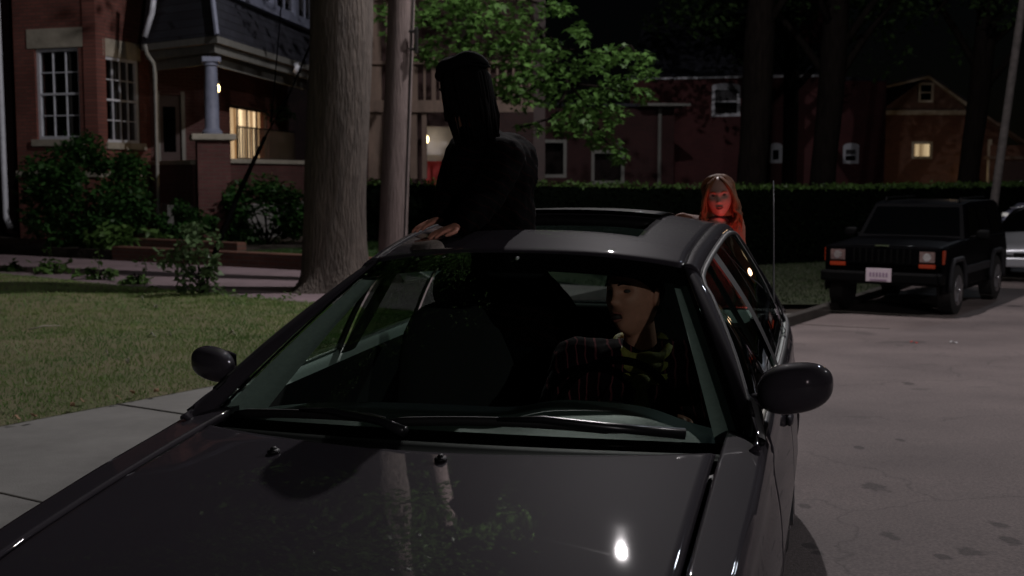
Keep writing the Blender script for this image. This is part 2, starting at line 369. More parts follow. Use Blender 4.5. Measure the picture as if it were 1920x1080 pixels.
road.add(vs, [(i * rows + j, (i + 1) * rows + j, (i + 1) * rows + j + 1, i * rows + j + 1) for i in range(len(K) - 1) for j in range(rows - 1)])
# asphalt with patches, dark drips and hairline cracks
def road_mat():
    m = mat('road_asphalt', (.15, .12, .123), .78); nt = m.node_tree; b = nt.nodes['Principled BSDF']
    ge = nt.nodes.new('ShaderNodeNewGeometry')
    def nz(s, d=6, dist=0):
        n = nt.nodes.new('ShaderNodeTexNoise'); n.inputs['Scale'].default_value = s; n.inputs['Detail'].default_value = d; n.inputs['Distortion'].default_value = dist
        nt.links.new(ge.outputs['Position'], n.inputs['Vector']); return n
    def ramp(src, p0, c0, p1, c1):
        r = nt.nodes.new('ShaderNodeValToRGB'); r.color_ramp.elements[0].position = p0; r.color_ramp.elements[1].position = p1
        r.color_ramp.elements[0].color = (*c0, 1); r.color_ramp.elements[1].color = (*c1, 1); nt.links.new(src, r.inputs[0]); return r
    def mul(a, b_, f=1):
        x = nt.nodes.new('ShaderNodeMix'); x.data_type = 'RGBA'; x.blend_type = 'MULTIPLY'; x.inputs[0].default_value = f
        nt.links.new(a, x.inputs[6]); nt.links.new(b_, x.inputs[7]); return x.outputs[2]
    base = ramp(nz(.7, 8).outputs['Fac'], .32, (.112, .088, .086), .68, (.190, .152, .146)).outputs[0]
    fine = ramp(nz(70, 3).outputs['Fac'], .35, (.72, .72, .72), .65, (1.2, 1.2, 1.2)).outputs[0]
    c = mul(base, fine)
    vo = nt.nodes.new('ShaderNodeTexVoronoi'); vo.feature = 'DISTANCE_TO_EDGE'; vo.inputs['Scale'].default_value = .42
    dv = nt.nodes.new('ShaderNodeVectorMath'); dv.operation = 'ADD'; sc1 = nt.nodes.new('ShaderNodeVectorMath'); sc1.operation = 'SCALE'; sc1.inputs['Scale'].default_value = .9
    nn = nz(1.6, 5); nt.links.new(nn.outputs['Color'], sc1.inputs[0]); nt.links.new(ge.outputs['Position'], dv.inputs[0]); nt.links.new(sc1.outputs[0], dv.inputs[1]); nt.links.new(dv.outputs[0], vo.inputs['Vector'])
    crk = ramp(vo.outputs['Distance'], .0, (.55, .55, .55), .006, (1, 1, 1)).outputs[0]; c = mul(c, crk, .8)
    st = ramp(nz(1.15, 2, .3).outputs['Fac'], .27, (.6, .6, .6), .31, (1, 1, 1)).outputs[0]; c = mul(c, st, .8)
    wob = nz(14, 4); last = None
    for (px, py, rx, ry) in [(1655, 920, .075, .05), (1518, 957, .035, .03), (1685, 1020, .035, .03), (1840, 1052, .06, .04), (1895, 1000, .05, .04), (1915, 1030, .05, .04), (1533, 1040, .035, .025), (1545, 1052, .028, .02), (1700, 820, .03, .04), (1712, 690, .06, .06), (1790, 1062, .04, .03), (1620, 835, .03, .04)]:
        q = G(px, py, .012); sb = nt.nodes.new('ShaderNodeVectorMath'); sb.operation = 'SUBTRACT'; sb.inputs[1].default_value = (q.x, q.y, 0); nt.links.new(ge.outputs['Position'], sb.inputs[0])
        ml = nt.nodes.new('ShaderNodeVectorMath'); ml.operation = 'MULTIPLY'; ml.inputs[1].default_value = (1 / rx, .5 / ry, 0); nt.links.new(sb.outputs[0], ml.inputs[0])
        ln = nt.nodes.new('ShaderNodeVectorMath'); ln.operation = 'LENGTH'; nt.links.new(ml.outputs[0], ln.inputs[0])
        if last is None: last = ln.outputs['Value']
        else: mn = nt.nodes.new('ShaderNodeMath'); mn.operation = 'MINIMUM'; nt.links.new(last, mn.inputs[0]); nt.links.new(ln.outputs['Value'], mn.inputs[1]); last = mn.outputs[0]
    ad = nt.nodes.new('ShaderNodeMath'); ad.operation = 'MULTIPLY_ADD'; ad.inputs[1].default_value = 2.2; nt.links.new(wob.outputs['Fac'], ad.inputs[0]); nt.links.new(last, ad.inputs[2])
    stn = ramp(ad.outputs[0], 1.75 / 1.0 if False else .0, (.42, .40, .40), 1, (1, 1, 1))
    mr = nt.nodes.new('ShaderNodeMapRange'); mr.inputs['From Min'].default_value = 1.75; mr.inputs['From Max'].default_value = 2.15; nt.links.new(ad.outputs[0], mr.inputs[0]); nt.links.new(mr.outputs[0], stn.inputs[0])
    c = mul(c, stn.outputs[0], 1)
    nt.links.new(c, b.inputs['Base Color'])
    bp = nt.nodes.new('ShaderNodeBump'); bp.inputs['Distance'].default_value = .004; nt.links.new(nz(140, 3).outputs['Fac'], bp.inputs['Height']); nt.links.new(bp.outputs[0], b.inputs['Normal'])
    return m
tag(road.build('road', road_mat(), smooth=True), kind='structure')
# kerb and pavement
kb = MB(); pv = MB()
for i in range(len(K) - 1):
    (x0, y0), (x1, y1) = K[i], K[i + 1]
    z0, z1 = hgt(x0, y0), hgt(x1, y1)
    def quadprism(mb, pts, zt, zb):
        mb.add([(p[0], p[1], zb(p)) for p in pts] + [(p[0], p[1], zt(p)) for p in pts], [(3, 2, 1, 0), (4, 5, 6, 7), (0, 1, 5, 4), (1, 2, 6, 5), (2, 3, 7, 6), (3, 0, 4, 7)])
    quadprism(kb, [(x0 - .16, y0), (x0, y0), (x1, y1), (x1 - .16, y1)], lambda p: hgt(p[0], p[1]) + .11, lambda p: hgt(p[0], p[1]) - .15)
    (e0, f0), (e1, f1) = E_[i], E_[i + 1]
    pv.add([(e0, f0, hgt(e0, f0) + .10), (x0 - .162, y0, hgt(x0, y0) + .104), (x1 - .162, y1, hgt(x1, y1) + .104), (e1, f1, hgt(e1, f1) + .10)], [(0, 1, 2, 3)])
tag(kb.build('kerb', mat('kerb_stone', (.04, .034, .03), .9, nscale=3, namt=.4)), kind='structure')
tag(pv.build('pavement', M['concrete'], smooth=True), kind='structure')
# expansion joints cut in the pavement
jt = MB()
for y in np.arange(2.0, 24, 1.55):
    xe = sinterp(y, [(q[1], q[0]) for q in EDGE]); dx, dy = .84, -.545; L = 2.0
    a = Vector((xe + .02, y, hgt(xe, y) + .1035)); bb = a + Vector((dx, dy, 0)) * L; bb.z = hgt(bb.x, bb.y) + .1045
    jt.beam(a, bb, .014, .004)
tag(jt.build('pavement_joints', mat('dark_joint', (.06, .055, .045), .9)), kind='structure')  # thin dark strips laid along the joints
ZL = .10
D1, D2 = G(-60, 508, ZL), G(550, 571, ZL)
dd = (D2 - D1).normalized(); D0 = D1 - dd * 10; D3 = D2 + dd * 2.6
U1, U2 = G(-60, 474, ZL), G(570, 508, ZL); uu = (U2 - U1).normalized(); U0 = U1 - uu * 10; U3 = U2 + uu * 5.4
EP = [Vector((sinterp(y, [(q[1], q[0]) for q in EDGE]), y, 0)) for y in np.linspace(-6, D3.y - .6, 60)]
def lawnpt(u, v):
    e = EP[int(u * 59.999)] if u < 1 else EP[-1]
    k = u * 59; i = min(58, int(k)); e = lerp(EP[i], EP[i + 1], k - i)
    # match along driveway
    q = lerp(D0 - dd * 6, D3, u ** 1.0); v = v * 1.008 - .005
    p = lerp(e, q, v); n = mnoise.noise(Vector((p.x * .6, p.y * .6, 0))) * .05 + mnoise.noise(Vector((p.x * 3, p.y * 3, 1))) * .015
    edge = max(0, min(1, v * 30)) * max(0, min(1, (1 - v) * 30))
    return Vector((p.x, p.y, ZL + .003 + (n + .032) * edge))
lw = MB().grid(lawnpt, 90, 70)
tag(lw.build('lawn', M['turf'], smooth=True), kind='structure')
dv = MB(); dv.prism([D0, D3, U3, U0], ZL - .2, ZL + .008)
tag(dv.build('driveway', M['driveway']), kind='structure')
# far lawn and bed, behind the low brick edging
BZ = .27
def blades(n, fn, h0, h1, wd, m, name):
    u, v = rng.random(n), rng.random(n); Pn = np.array([fn(a, c) for a, c in zip(u, v)])
    a = rng.random(n) * 6.283; h = rng.uniform(h0, h1, n); lean = rng.normal(0, .45, (n, 2)) * h[:, None]
    dx = np.stack([np.cos(a), np.sin(a), np.zeros(n)], 1) * (wd * rng.uniform(.6, 1.3, n))[:, None]
    tip = Pn + np.stack([lean[:, 0], lean[:, 1], h], 1)
    V = np.stack([Pn - dx, Pn + dx, tip], 1).reshape(-1, 3)
    o = mesh_np(name, V, np.arange(3 * n).reshape(n, 3), m); return o
tag(blades(120000, lambda u, v: lawnpt(.25 + .75 * u, v ** 1.15), .012, .045, .0042, M['blade'], 'grass'), 'short tufty lawn grass beside the pavement', 'grass', kind='stuff')
LB = [U1 + Vector((-6, 5.2, 0)), P(430, 447, 25.5), P(600, 443, 27.5)]
edge_w = .28
bd = MB(); n_ = Vector((-uu.y, uu.x, 0))
back = 9
bd.prism([U0 + n_ * edge_w, U2 + n_ * edge_w + uu * 1.8, (-1.7, 24), (-2.6, 37), (-24, 37)], ZL - .2, BZ - .01)
tag(bd.build('garden_soil', M['soil']), kind='structure')
FA = U1 + uu * 6.6 + n_ * (edge_w + .01); FB = U2 + uu * 1.6 + n_ * (edge_w + .01)
def farlawn(u, v):
    a = lerp(FA, FB, u); p = a + n_ * (5.2 * v); return Vector((p.x, p.y, BZ + .012 + .02 * mnoise.noise(p)))
tag(MB().grid(farlawn, 40, 14).build('far_lawn', M['turf'], smooth=True), kind='structure')
tag(blades(24000, farlawn, .03, .06, .008, M['blade2'], 'far_grass'), 'dark green strip of grass above the brick edging', 'grass', kind='stuff')
# grass verge in front of the hedge
HED = [(-3.0, 24.2), (0, 25.4), (5.0, 27.2), (10.2, 30.8), (18, 39), (27, 50)]
def verge(u, v):
    y = lerp(19, 34, u); e = sinterp(y, [(q[1], q[0]) for q in EDGE]); x = e + .0 - v * 9
    return Vector((x, y, hgt(x, y) + .02))
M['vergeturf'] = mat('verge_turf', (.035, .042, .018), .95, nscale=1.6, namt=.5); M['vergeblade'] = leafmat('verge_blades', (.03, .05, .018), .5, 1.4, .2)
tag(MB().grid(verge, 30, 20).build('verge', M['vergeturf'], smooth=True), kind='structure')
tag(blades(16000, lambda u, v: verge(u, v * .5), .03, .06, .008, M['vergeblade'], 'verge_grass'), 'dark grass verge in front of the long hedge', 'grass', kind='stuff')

# brick edging walls along the driveway
dirE = (uu.x, uu.y)
M['edgebrick'] = brick('edging_brick', dirE, (.17, .075, .05), (.11, .05, .035), (.12, .10, .08))
ew = MB(); a0 = U1 + uu * 4.0; a1 = U2 + uu * 1.8
ew.beam(a0 + n_ * .14 + Vector((0, 0, .04)), a1 + n_ * .14 + Vector((0, 0, .04)), .27, .42)
o = ew.build('garden_edging', M['edgebrick'], bevel=.012); tag(o, 'low brick edging running along the far side of the driveway', 'edging')
q0 = U1 + uu * 2.2 + n_ * 1.05; q1 = U1 + uu * 6.2 + n_ * .95; q2 = U1 + uu * 8.2 + n_ * 4.6; q3 = U2 + uu * .6 + n_ * 5.6
ew = MB().beam(q0 + Vector((0, 0, .22)), q1 + Vector((0, 0, .22)), .22, .24)
tag(ew.build('bed_border', M['edgebrick'], bevel=.012), 'short raised brick border stepped behind the edging, below the big shrub', 'border')
ew = MB().beam(q2 + Vector((0, 0, .26)), q3 + Vector((0, 0, .26)), .16, .14)
tag(ew.build('bed_border', M['edgebrick'], bevel=.012), 'thin brick border between the far grass strip and the house shrubs', 'border')

# ---------------------------------------------------------------- big tree by the driveway
def trunk_mesh(path, rad, seg=40, ridges=9, amp=.05, rough=.02, name='trunk', m=None, parent=None, flare=0):
    n = len(path); mb = MB(); sub = 60
    ts = [(i, p) for i, p in enumerate(path)]
    def at(t):
        return Vector([sinterp(t * (n - 1), [(i, p[k]) for i, p in ts]) for k in range(3)]), sinterp(t * (n - 1), [(i, r) for i, r in enumerate(rad)])
    def fn(u, v):
        c, r = at(v); a = u * 6.28318
        q = Vector((math.cos(a), math.sin(a), 0))
        rr = r * (1 + amp * mnoise.noise(Vector((q.x * 1.2, q.y * 1.2, c.z * .5))) * 2 + rough * mnoise.noise(Vector((q.x * 7, q.y * 7, c.z * 1.5))) * 2)
        if flare: rr += flare * math.exp(-v * (at(1)[0].z - at(0)[0].z) / .35) * (1 + .6 * math.sin(a * 5 + 1))
        return c + q * rr
    mb.grid(fn, seg, sub, closeu=True)
    return mb.build(name, m or M['bark'], parent, smooth=True)
TB = P(632, 560, 16.2); TB.z = .05
T = thing('shade_tree', 'thick pale-barked tree trunk standing on the lawn beside the driveway', 'tree', tuple(TB))
def tp(px, py, d=16.2): return P(px, py, d)
trunk_mesh([TB, tp(630, 430), tp(636, 250), tp(645, 0), tp(655, -300), tp(650, -640), tp(640, -1050)], [.47, .415, .40, .40, .40, .36, .25], parent=T, flare=.2)
lim = MB()
CR = []      # crown clump centres
def limb(a, b_, r0, r1, k=5, sag=.4):
    a = Vector(a); b_ = Vector(b_); pts = [lerp(a, b_, i / k) + Vector((random.uniform(-.15, .15), random.uniform(-.15, .15), -sag * 0 + sag * math.sin(math.pi * i / k))) for i in range(k + 1)]
    pts[0] = a; lim.tube(pts, [lerp(r0, r1, i / k) for i in range(k + 1)], 8); return pts
top = tp(650, -640)
for (x, y, z) in [(-6.5, 15, 11), (-7, 19, 12), (-3, 20, 12.5), (-8, 13, 12.5), (-4.5, 17.5, 14), (-1.8, 20.5, 10.8), (-8.5, 17, 11)]:
    pts = limb(top + Vector((0, 0, random.uniform(-1, 2.4))), (x, y, z), .16, .03)
    for q in pts[2:]:
        CR += [tuple(q + Vector((random.gauss(0, .8), random.gauss(0, .8), random.gauss(.2, .5)))) for _ in range(7)]
lim.build('limb', M['darkbark'], T, smooth=True)
CR += [(random.gauss(-3.4, 1.7), random.gauss(14.6, 2.2), random.uniform(7.2, 10.5)) for _ in range(110)]
CR = [c for c in CR if not (c[0] > -.6 and c[2] < 10)]
V, Fq = leaves(clumps(CR, .6, 48), .13, star=False); mesh_np('crown', V, Fq, M['maple'], T)
# drooping maple branch, seen behind the man on the roof
lim = MB()
br = thing('maple_branch_tree', 'leafy green maple boughs hanging over the hedge behind the dark-hatted passenger', 'tree', (-.9, 22.6, 0))
root = Vector((-.9, 22.6, hgt(-.9, 22.6)))
trunk_mesh([root, root + Vector((.05, 0, 2)), root + Vector((0, .1, 4)), root + Vector((.15, 0, 6.5))], [.14, .12, .11, .08], parent=br, m=M['darkbark'], seg=16)
twig = []
def bough(pxs, d0, d1, r0):
    pts = [P(px, py, lerp(d0, d1, i / (len(pxs) - 1))) for i, (px, py) in enumerate(pxs)]
    lim.tube(pts, [lerp(r0, .006, i / (len(pts) - 1)) for i in range(len(pts))], 6); return pts
for pxs, a, c in [([(868, -330), (905, -120), (955, -10), (1003, 48), (1052, 95), (1140, 105), (1200, 150)], 22.4, 19.8),
                  ([(1003, 48), (1030, 110), (1065, 160), (1100, 200), (1130, 260), (1165, 295)], 21.0, 20.0),
                  ([(868, -200), (850, -60), (870, 20), (930, 60), (975, 110), (990, 150)], 22.3, 20.5),
                  ([(868, -100), (820, -10), (790, 50), (780, 90)], 22.4, 21.6), ([(955, -10), (1000, 10), (1040, 20), (1060, 30)], 21, 20.6),
                  ([(1052, 95), (1030, 150), (975, 180), (940, 195)], 20.7, 20.2), ([(1140, 105), (1180, 90), (1215, 140)], 20, 19.8),
                  ([(1065, 160), (1120, 165), (1190, 180), (1215, 175)], 20.4, 20), ([(1065, 160), (1040, 220), (985, 238), (960, 240)], 20.4, 20.2)]:
    bough(pxs, a, c, .035)
lim.build('limb', M['darkbark'], br, smooth=True)
cl = []
spots = [(725, 30, 22), (735, 70, 12), (800, 40, 26), (830, 15, 30), (815, 90, 26), (860, 50, 34), (900, 20, 32), (930, 60, 36), (965, 30, 30), (800, 110, 22), (945, 105, 34), (985, 75, 32), (1030, 20, 20), (1060, 20, 14),
         (940, 165, 26), (975, 185, 28), (960, 150, 22), (1000, 120, 26), (1020, 180, 30), (1045, 140, 30), (1080, 60, 16), (1090, 75, 14), (1110, 120, 30), (1150, 105, 26), (1190, 110, 26), (1210, 140, 16), (1200, 180, 20), (1160, 160, 30), (1120, 190, 34),
         (1075, 220, 30), (1110, 235, 30), (1060, 240, 26), (1000, 240, 14), (975, 238, 8), (1130, 265, 26), (1155, 285, 18), (1165, 300, 10), (1090, 190, 28), (1145, 215, 24), (880, 90, 22), (760, 15, 16), (870, 5, 30), (1000, 150, 24), (1040, 95, 22)]
for (px, py, r) in spots:
    n = int(r * r * .105) + 6
    for _ in range(n):
        a = random.random() * 6.283; q = r * math.sqrt(random.random()); dpt = random.uniform(19.6, 21.6)
        cl.append(P(px + math.cos(a) * q * 1.25, py + math.sin(a) * q * .8, dpt))
V, Fq = leaves(cl, .135, droop=.7, star=True); mesh_np('crown', V, Fq, M['maple'], br)
up = [(random.gauss(-.3, 1.6), random.gauss(23.5, 1.5), random.uniform(6.0, 9)) for _ in range(50)]
V, Fq = leaves(clumps(up, .6, 26), .15, star=False); mesh_np('upper_crown', V, Fq, M['maple'], br)

# ---------------------------------------------------------------- utility pole with the street lamp
pb = P(733, 470, 17.4); pb.z = hgt(pb.x, pb.y) + ZL
UP = thing('utility_pole', 'leaning wooden utility pole close behind the thick tree trunk', 'pole', tuple(pb))
ptop = P(757, 0, 17.4); dirp = (ptop - pb); ptop2 = pb + dirp * (9.6 / dirp.length)
pp = MB(); pp.tube([lerp(pb, ptop2, i / 10) for i in range(11)], [lerp(.205, .155, i / 10) for i in range(11)], 20); pp.build('pole', M['polewood'], UP, smooth=True, angle=60)
LH = Vector((1.95, 16.2, 9.75))
am = MB(); at_ = pb + dirp * (9.1 / dirp.length); am.tube([at_, lerp(at_, LH, .5) + Vector((0, 0, .3)), LH + Vector((0, 0, .08))], [.03, .025, .02], 8); am.build('lamp_arm', M['cable'], UP, smooth=True)
br_ = MB(); c = P(783, 80, 17.2)
br_.box(c, (.05, .06, .36)); br_.box(c + Vector((-.05, 0, .12)), (.1, .05, .04)); br_.box(c + Vector((-.05, 0, -.12)), (.1, .05, .04)); br_.build('bracket', M['iron'], UP, bevel=.01)
cd = MB(); cd.tube([pb + Vector((.17, -.12, 0)), pb + Vector((.17, -.12, 0)) + dirp * (7 / dirp.length)], .012, 6); cd.build('conduit', M['iron'], UP)
def lamp_head(root, LH, power, size, aim=None, col=(1, .94, .95), lens_r=.07, spread=None):
    hd = MB(); hd.ell(LH + Vector((0, 0, .07)), (.2, .34, .1)); hd.build('lamp_head', M['cable'], root, smooth=True)
    ln = MB(); ln.disc(LH + Vector((0, 0, -.035)), lens_r, (0, 0, 1), 24, .03); ln.build('lamp_lens', M['lampglow'], root)
    l = bpy.data.lights.new('street_light', 'POINT'); l.shadow_soft_size = size / 2; l.energy = power; l.color = col
    lo = bpy.data.objects.new('street_light', l); COL.objects.link(lo); lo.parent = root
    lo.location = LH - OFF[root.name] + Vector((0, 0, -.05 - size / 2))
    return lo
lamp_head(UP, LH, LAMP_MAIN, .12, aim=(.2, 12.6, 0))
# guy wire
GB = P(385, 522, 15.3); GB.z = ZL
GW = thing('guy_wire', 'thick dark slanted guy wire anchored by the driveway edge', 'guy wire', tuple(GB))
gp = [P(385, 522, 15.3), P(415, 440, 15.5), P(455, 350, 15.8), P(500, 258, 16.1)]
MB().tube(gp, [.04, .036, .032, .026], 8).build('guard', M['cable'], GW, smooth=True)
MB().tube([P(500, 258, 16.1), P(545, 182, 16.3), P(600, 60, 16.6), P(690, -120, 17), P(745, -230, 17.3)], [.012] * 5, 6).build('wire', M['cable'], GW, smooth=True)
MB().tube([P(512, 235, 16.1), P(530, 60, 16.4), P(548, -120, 16.8)], [.008] * 3, 6).build('wire', M['cable'], GW, smooth=True)
V, Fq = leaves(clumps([P(540 + random.gauss(0, 16), 212 + random.gauss(0, 12), 16.2) for _ in range(7)], .11, 12), .07)
mesh_np('creeper', V, Fq, M['dkleaf'], GW)

# ---------------------------------------------------------------- brick house on the left
HZ = .2
def wallframe(a, b):
    a = Vector((a[0], a[1], 0)); b = Vector((b[0], b[1], 0)); d = (b - a); L = d.length; d.normalize()
    n = Vector((d.y, -d.x, 0))     # outward (towards the viewer for left-to-right walls)
    return a, d, n, L
def wpt(fr, u, z, t): a, d, n, L = fr; p = a + d * u + n * t; return Vector((p.x, p.y, z))
def wbox(mb, fr, u0, u1, z0, z1, t0, t1):
    vs = [wpt(fr, u, z, t) for z in (z0, z1) for (u, t) in ((u0, t1), (u1, t1), (u1, t0), (u0, t0))]
    mb.add(vs, [(3, 2, 1, 0), (4, 5, 6, 7), (0, 1, 5, 4), (1, 2, 6, 5), (2, 3, 7, 6), (3, 0, 4, 7)])
def wall(root, a, b, z0, z1, m, ops=(), th=.3, name='wall'):
    fr = wallframe(a, b); L = fr[3]; mb = MB()
    us = sorted({0., L} | {o[0] for o in ops} | {o[1] for o in ops}); zs = sorted({z0, z1} | {o[2] for o in ops} | {o[3] for o in ops})
    for i in range(len(us) - 1):
        run = None
        for j in range(len(zs) - 1):
            uc, zc = (us[i] + us[i + 1]) / 2, (zs[j] + zs[j + 1]) / 2
            hole = any(o[0] < uc < o[1] and o[2] < zc < o[3] for o in ops)
            if not hole: run = run if run is not None else zs[j]
            if (hole or j == len(zs) - 2) and run is not None:
                wbox(mb, fr, us[i], us[i + 1], run, zs[j] if hole else zs[j + 1], -th, 0); run = None
    mb.build(name, m, root); return fr
def window(root, fr, u0, u1, z0, z1, cols=3, rows=2, m=None, lit=None, rec=.1, fw=.06, sash=True, bar=.022, glassm=None, blind=None):
    m = m or M['whitetrim']; mb = MB(); t1 = -rec + .04; t0 = -rec - .04
    for (a, b_, c, d) in ((u0, u0 + fw, z0, z1), (u1 - fw, u1, z0, z1), (u0 + fw, u1 - fw, z0, z0 + fw), (u0 + fw, u1 - fw, z1 - fw, z1)): wbox(mb, fr, a, b_, c, d, t0, t1)
    zc = (z0 + z1) / 2
    halves = [(z0 + fw, zc - .02), (zc + .02, z1 - fw)] if sash else [(z0 + fw, z1 - fw)]
    if sash: wbox(mb, fr, u0 + fw, u1 - fw, zc - .022, zc + .022, t0 + .01, t1 - .002)
    for (a, c) in halves:
        for k in range(1, cols): u = lerp(u0 + fw, u1 - fw, k / cols); wbox(mb, fr, u - bar / 2, u + bar / 2, a, c, -rec - .012, -rec + .018)
        for k in range(1, rows): z = lerp(a, c, k / rows); wbox(mb, fr, u0 + fw, u1 - fw, z - bar / 2, z + bar / 2, -rec - .010, -rec + .016)
    w_ = mb.build('window', m, root)
    g_ = MB(); wbox(g_, fr, u0 + fw * .5, u1 - fw * .5, z0 + fw * .5, z1 - fw * .5, -rec - .022, -rec - .016); g_.build('pane', glassm or M['houseglass'], w_)
    if blind: bb = MB(); wbox(bb, fr, u0 + fw, u1 - fw, blind, z1 - fw, -rec - .06, -rec - .05); bb.build('blind', M['blind'], w_)
    if lit: bb = MB(); wbox(bb, fr, u0, u1, z0, z1, -rec - .16, -rec - .15); bb.build('curtain', lit, w_)
    return w_
M['houseglass'] = glass('house_glass', (.7, .7, .7), .02)
M['roomdark'] = mat('room_shade', (.01, .009, .008), .9)
M['blind'] = mat('blind', (.28, .28, .30), .8)
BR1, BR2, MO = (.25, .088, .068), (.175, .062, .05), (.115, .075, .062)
def bm(fr_a, fr_b, nm, c1=BR1, c2=BR2, mo=MO): d = (Vector((fr_b[0], fr_b[1])) - Vector((fr_a[0], fr_a[1]))).normalized(); return brick(nm, (d.x, d.y), c1, c2, mo)
W0, W1, W2, W3 = P(38, 0, 26.2), P(190, 0, 25.5), P(287, 0, 27.4), P(414, 0, 28.2)
W4 = Vector((W3.x + .75, 36, 0))
H = thing('brick_house', 'red brick house with stone lintels, white paned windows and a columned porch', 'house', (W1.x, W1.y + 2, HZ))
frA = wallframe(W0, W1); frB = wallframe(W1, W2); frC = wallframe(W2, W3); frD = wallframe(W3, W4)
def ux(fr, px):   # distance along a wall seen at image column px
    a, d, n, L = fr; k = (px - 960) / F; return (k * a.y - a.x) / (d.x - k * d.y)
def zy(fr, u, py): p = wpt(fr, u, 0, 0); return EYE + (HY - py) * p.y / F
a0_, a1_ = ux(frA, 76), ux(frA, 157); zt, zb = 4.20, 2.33
wall(H, W0, W1, HZ, 9, bm(W0, W1, 'brick_front'), [(a0_, a1_, zb, zt)])
window(H, frA, a0_, a1_, zb, zt, 3, 2, fw=.07)
b0_, b1_ = ux(frB, 205), ux(frB, 270)
wall(H, W1, W2, HZ, 9, bm(W1, W2, 'brick_side'), [(b0_, b1_, 2.27, 4.03)])
window(H, frB, b0_, b1_ - .08, 2.27, 4.03, 4, 2, fw=.06, rec=.05)
mb = MB(); wbox(mb, frB, b1_ - .08, b1_, 2.27, 4.03, -.2, -.04); mb.build('window_side_panel', M['greytrim'], H)
lt = MB(); wbox(lt, frA, a0_ - .18, a1_ + .18, zt + .0, zt + .40, -.1, .02); lt.build('lintel', M['stone'], H, bevel=.01)
lt = MB(); wbox(lt, frB, b0_ - .06, b1_ + .03, 4.03, 4.40, -.1, .02); lt.build('lintel', M['stone'], H, bevel=.01)
for fr_, u0, u1, z in ((frA, a0_ - .1, a1_ + .1, 2.33), (frB, b0_ - .05, b1_ + .1, 2.27)):
    s_ = MB(); wbox(s_, fr_, u0, u1, z - .14, z, -.1, .07); s_.build('sill', M['stone'], H, bevel=.008)
s_ = MB(); wbox(s_, frA, -.02, frA[3] + .03, 1.55, 1.68, -.1, .05); wbox(s_, frB, 0, frB[3] + .02, 1.55, 1.68, -.1, .05); s_.build('stone_course', M['stone'], H, bevel=.008)
# wall behind the porch with the dark door, and the lit side
dr0, dr1 = ux(frC, 305), ux(frC, 345)
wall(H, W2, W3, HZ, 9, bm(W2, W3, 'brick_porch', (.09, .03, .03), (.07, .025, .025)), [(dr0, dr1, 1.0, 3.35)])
d_ = MB(); wbox(d_, frC, dr0 + .002, dr1 - .002, 1.002, 3.348, -.16, -.10); dd_ = d_.build('door', M['darkwood'], H)
dp = MB(); wbox(dp, frC, dr0 + .1, dr1 - .1, 2.1, 3.1, -.098, -.092); dp.build('door_glass', M['darkglass'], dd_)
dt = MB(); wbox(dt, frC, dr0 - .08, dr0, 1.0, 3.43, -.1, .02); wbox(dt, frC, dr1, dr1 + .08, 1.0, 3.43, -.1, .02); dt.build('door_frame', M['greytrim'], H)
l0, l1 = ux(frD, 436), ux(frD, 509)
M['litcurtain'] = emitter('lit_curtain', (1, .74, .44), 4.5, stripes=2.6)
wall(H, W3, W4, HZ, 9, bm(W3, W4, 'brick_porch_side'), [(l0, l1, 1.55, 3.22)])
window(H, frD, l0, l1, 1.55, 3.22, 4, 1, m=M['darkwood'], lit=M['litcurtain'], rec=.1, sash=False, bar=.05)
# left return and roof over all
wall(H, (W0.x - .1, W0.y + 5), W0, HZ, 9, bm((0, 0), (0, 1), 'brick_return'))
rf = MB(); rf.prism([(W0.x - .5, W0.y - .5), (W1.x, W1.y - .5), (W3.x, W3.y - .4), (W4.x + .4, 36), (W0.x - .5, 36)], 9, 9.3); rf.build('roof', M['shingle'], H)
bk = MB(); bk.box(((W0.x + W4.x) / 2, 36.2, 4.6), (W4.x - W0.x, .3, 8.8)); bk.build('back_wall', M['darkwood'], H)
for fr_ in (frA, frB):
    mb = MB(); wbox(mb, fr_, .15, fr_[3] - .1, 1.8, 5, -.75, -.7); mb.build('room_shade_sheet', M['roomdark'], H)  # black sheet added behind the panes, standing for the darkness of unlit rooms
# porch: floor, pedestals, column, low walls
PC = P(402, 0, 24.4); prz = R(18)
fl = MB(); fl.prism([(W2.x, W2.y - .05), (PC.x - 1.0, PC.y + .3), (PC.x + .35, PC.y - .1), (W4.x + 1.7, 33), (W3.x + .35, 33), (W3.x + .05, W3.y - .05)], HZ, 1.0)
fl.build('porch_floor', M['concrete'], H)
M['pedbrick'] = brick('pedestal_brick', (.9, .3), (.13, .045, .042), (.095, .034, .031), MO)
pd = MB(); pd.box((PC.x, PC.y, (HZ + 2.27) / 2), (.62, .62, 2.27 - HZ), rz=prz); pd.build('pedestal', M['pedbrick'], H)
pd = MB(); pd.box((PC.x, PC.y, 2.33), (.84, .84, .12), rz=prz); pd.build('pedestal_cap', M['stone'], H, bevel=.02)
cm = MB(); cm.tube([(PC.x, PC.y, z) for z in (2.39, 2.44, 2.47, 2.52, 3.2, 3.70, 3.72, 3.78)], [.20, .20, .165, .14, .135, .115, .15, .15], 24)
cm.build('column', M['bluetrim'], H, smooth=True, angle=35)
cp = MB(); cp.box((PC.x, PC.y, 3.83), (.36, .36, .1), rz=prz); cp.build('column_capital', M['bluetrim'], H, bevel=.015)
def lowwall(a, b, z1, nm):
    fr = wallframe(a, b); m_ = MB(); wbox(m_, fr, 0, fr[3], HZ, z1, -.12, .12); m_.build('low_wall', M['pedbrick'], H)
    m_ = MB(); wbox(m_, fr, -.02, fr[3] + .02, z1, z1 + .09, -.17, .17); m_.build('low_wall_cap', M['stone'], H, bevel=.01); return fr
lowwall((W2.x + .1, W2.y - .1), (PC.x - .32, PC.y + .15), 1.80, 'a')
PE = Vector((PC.x + 1.55, 32.5, 0)); lowwall((PC.x + .15, PC.y + .35), PE, 1.83, 'b')
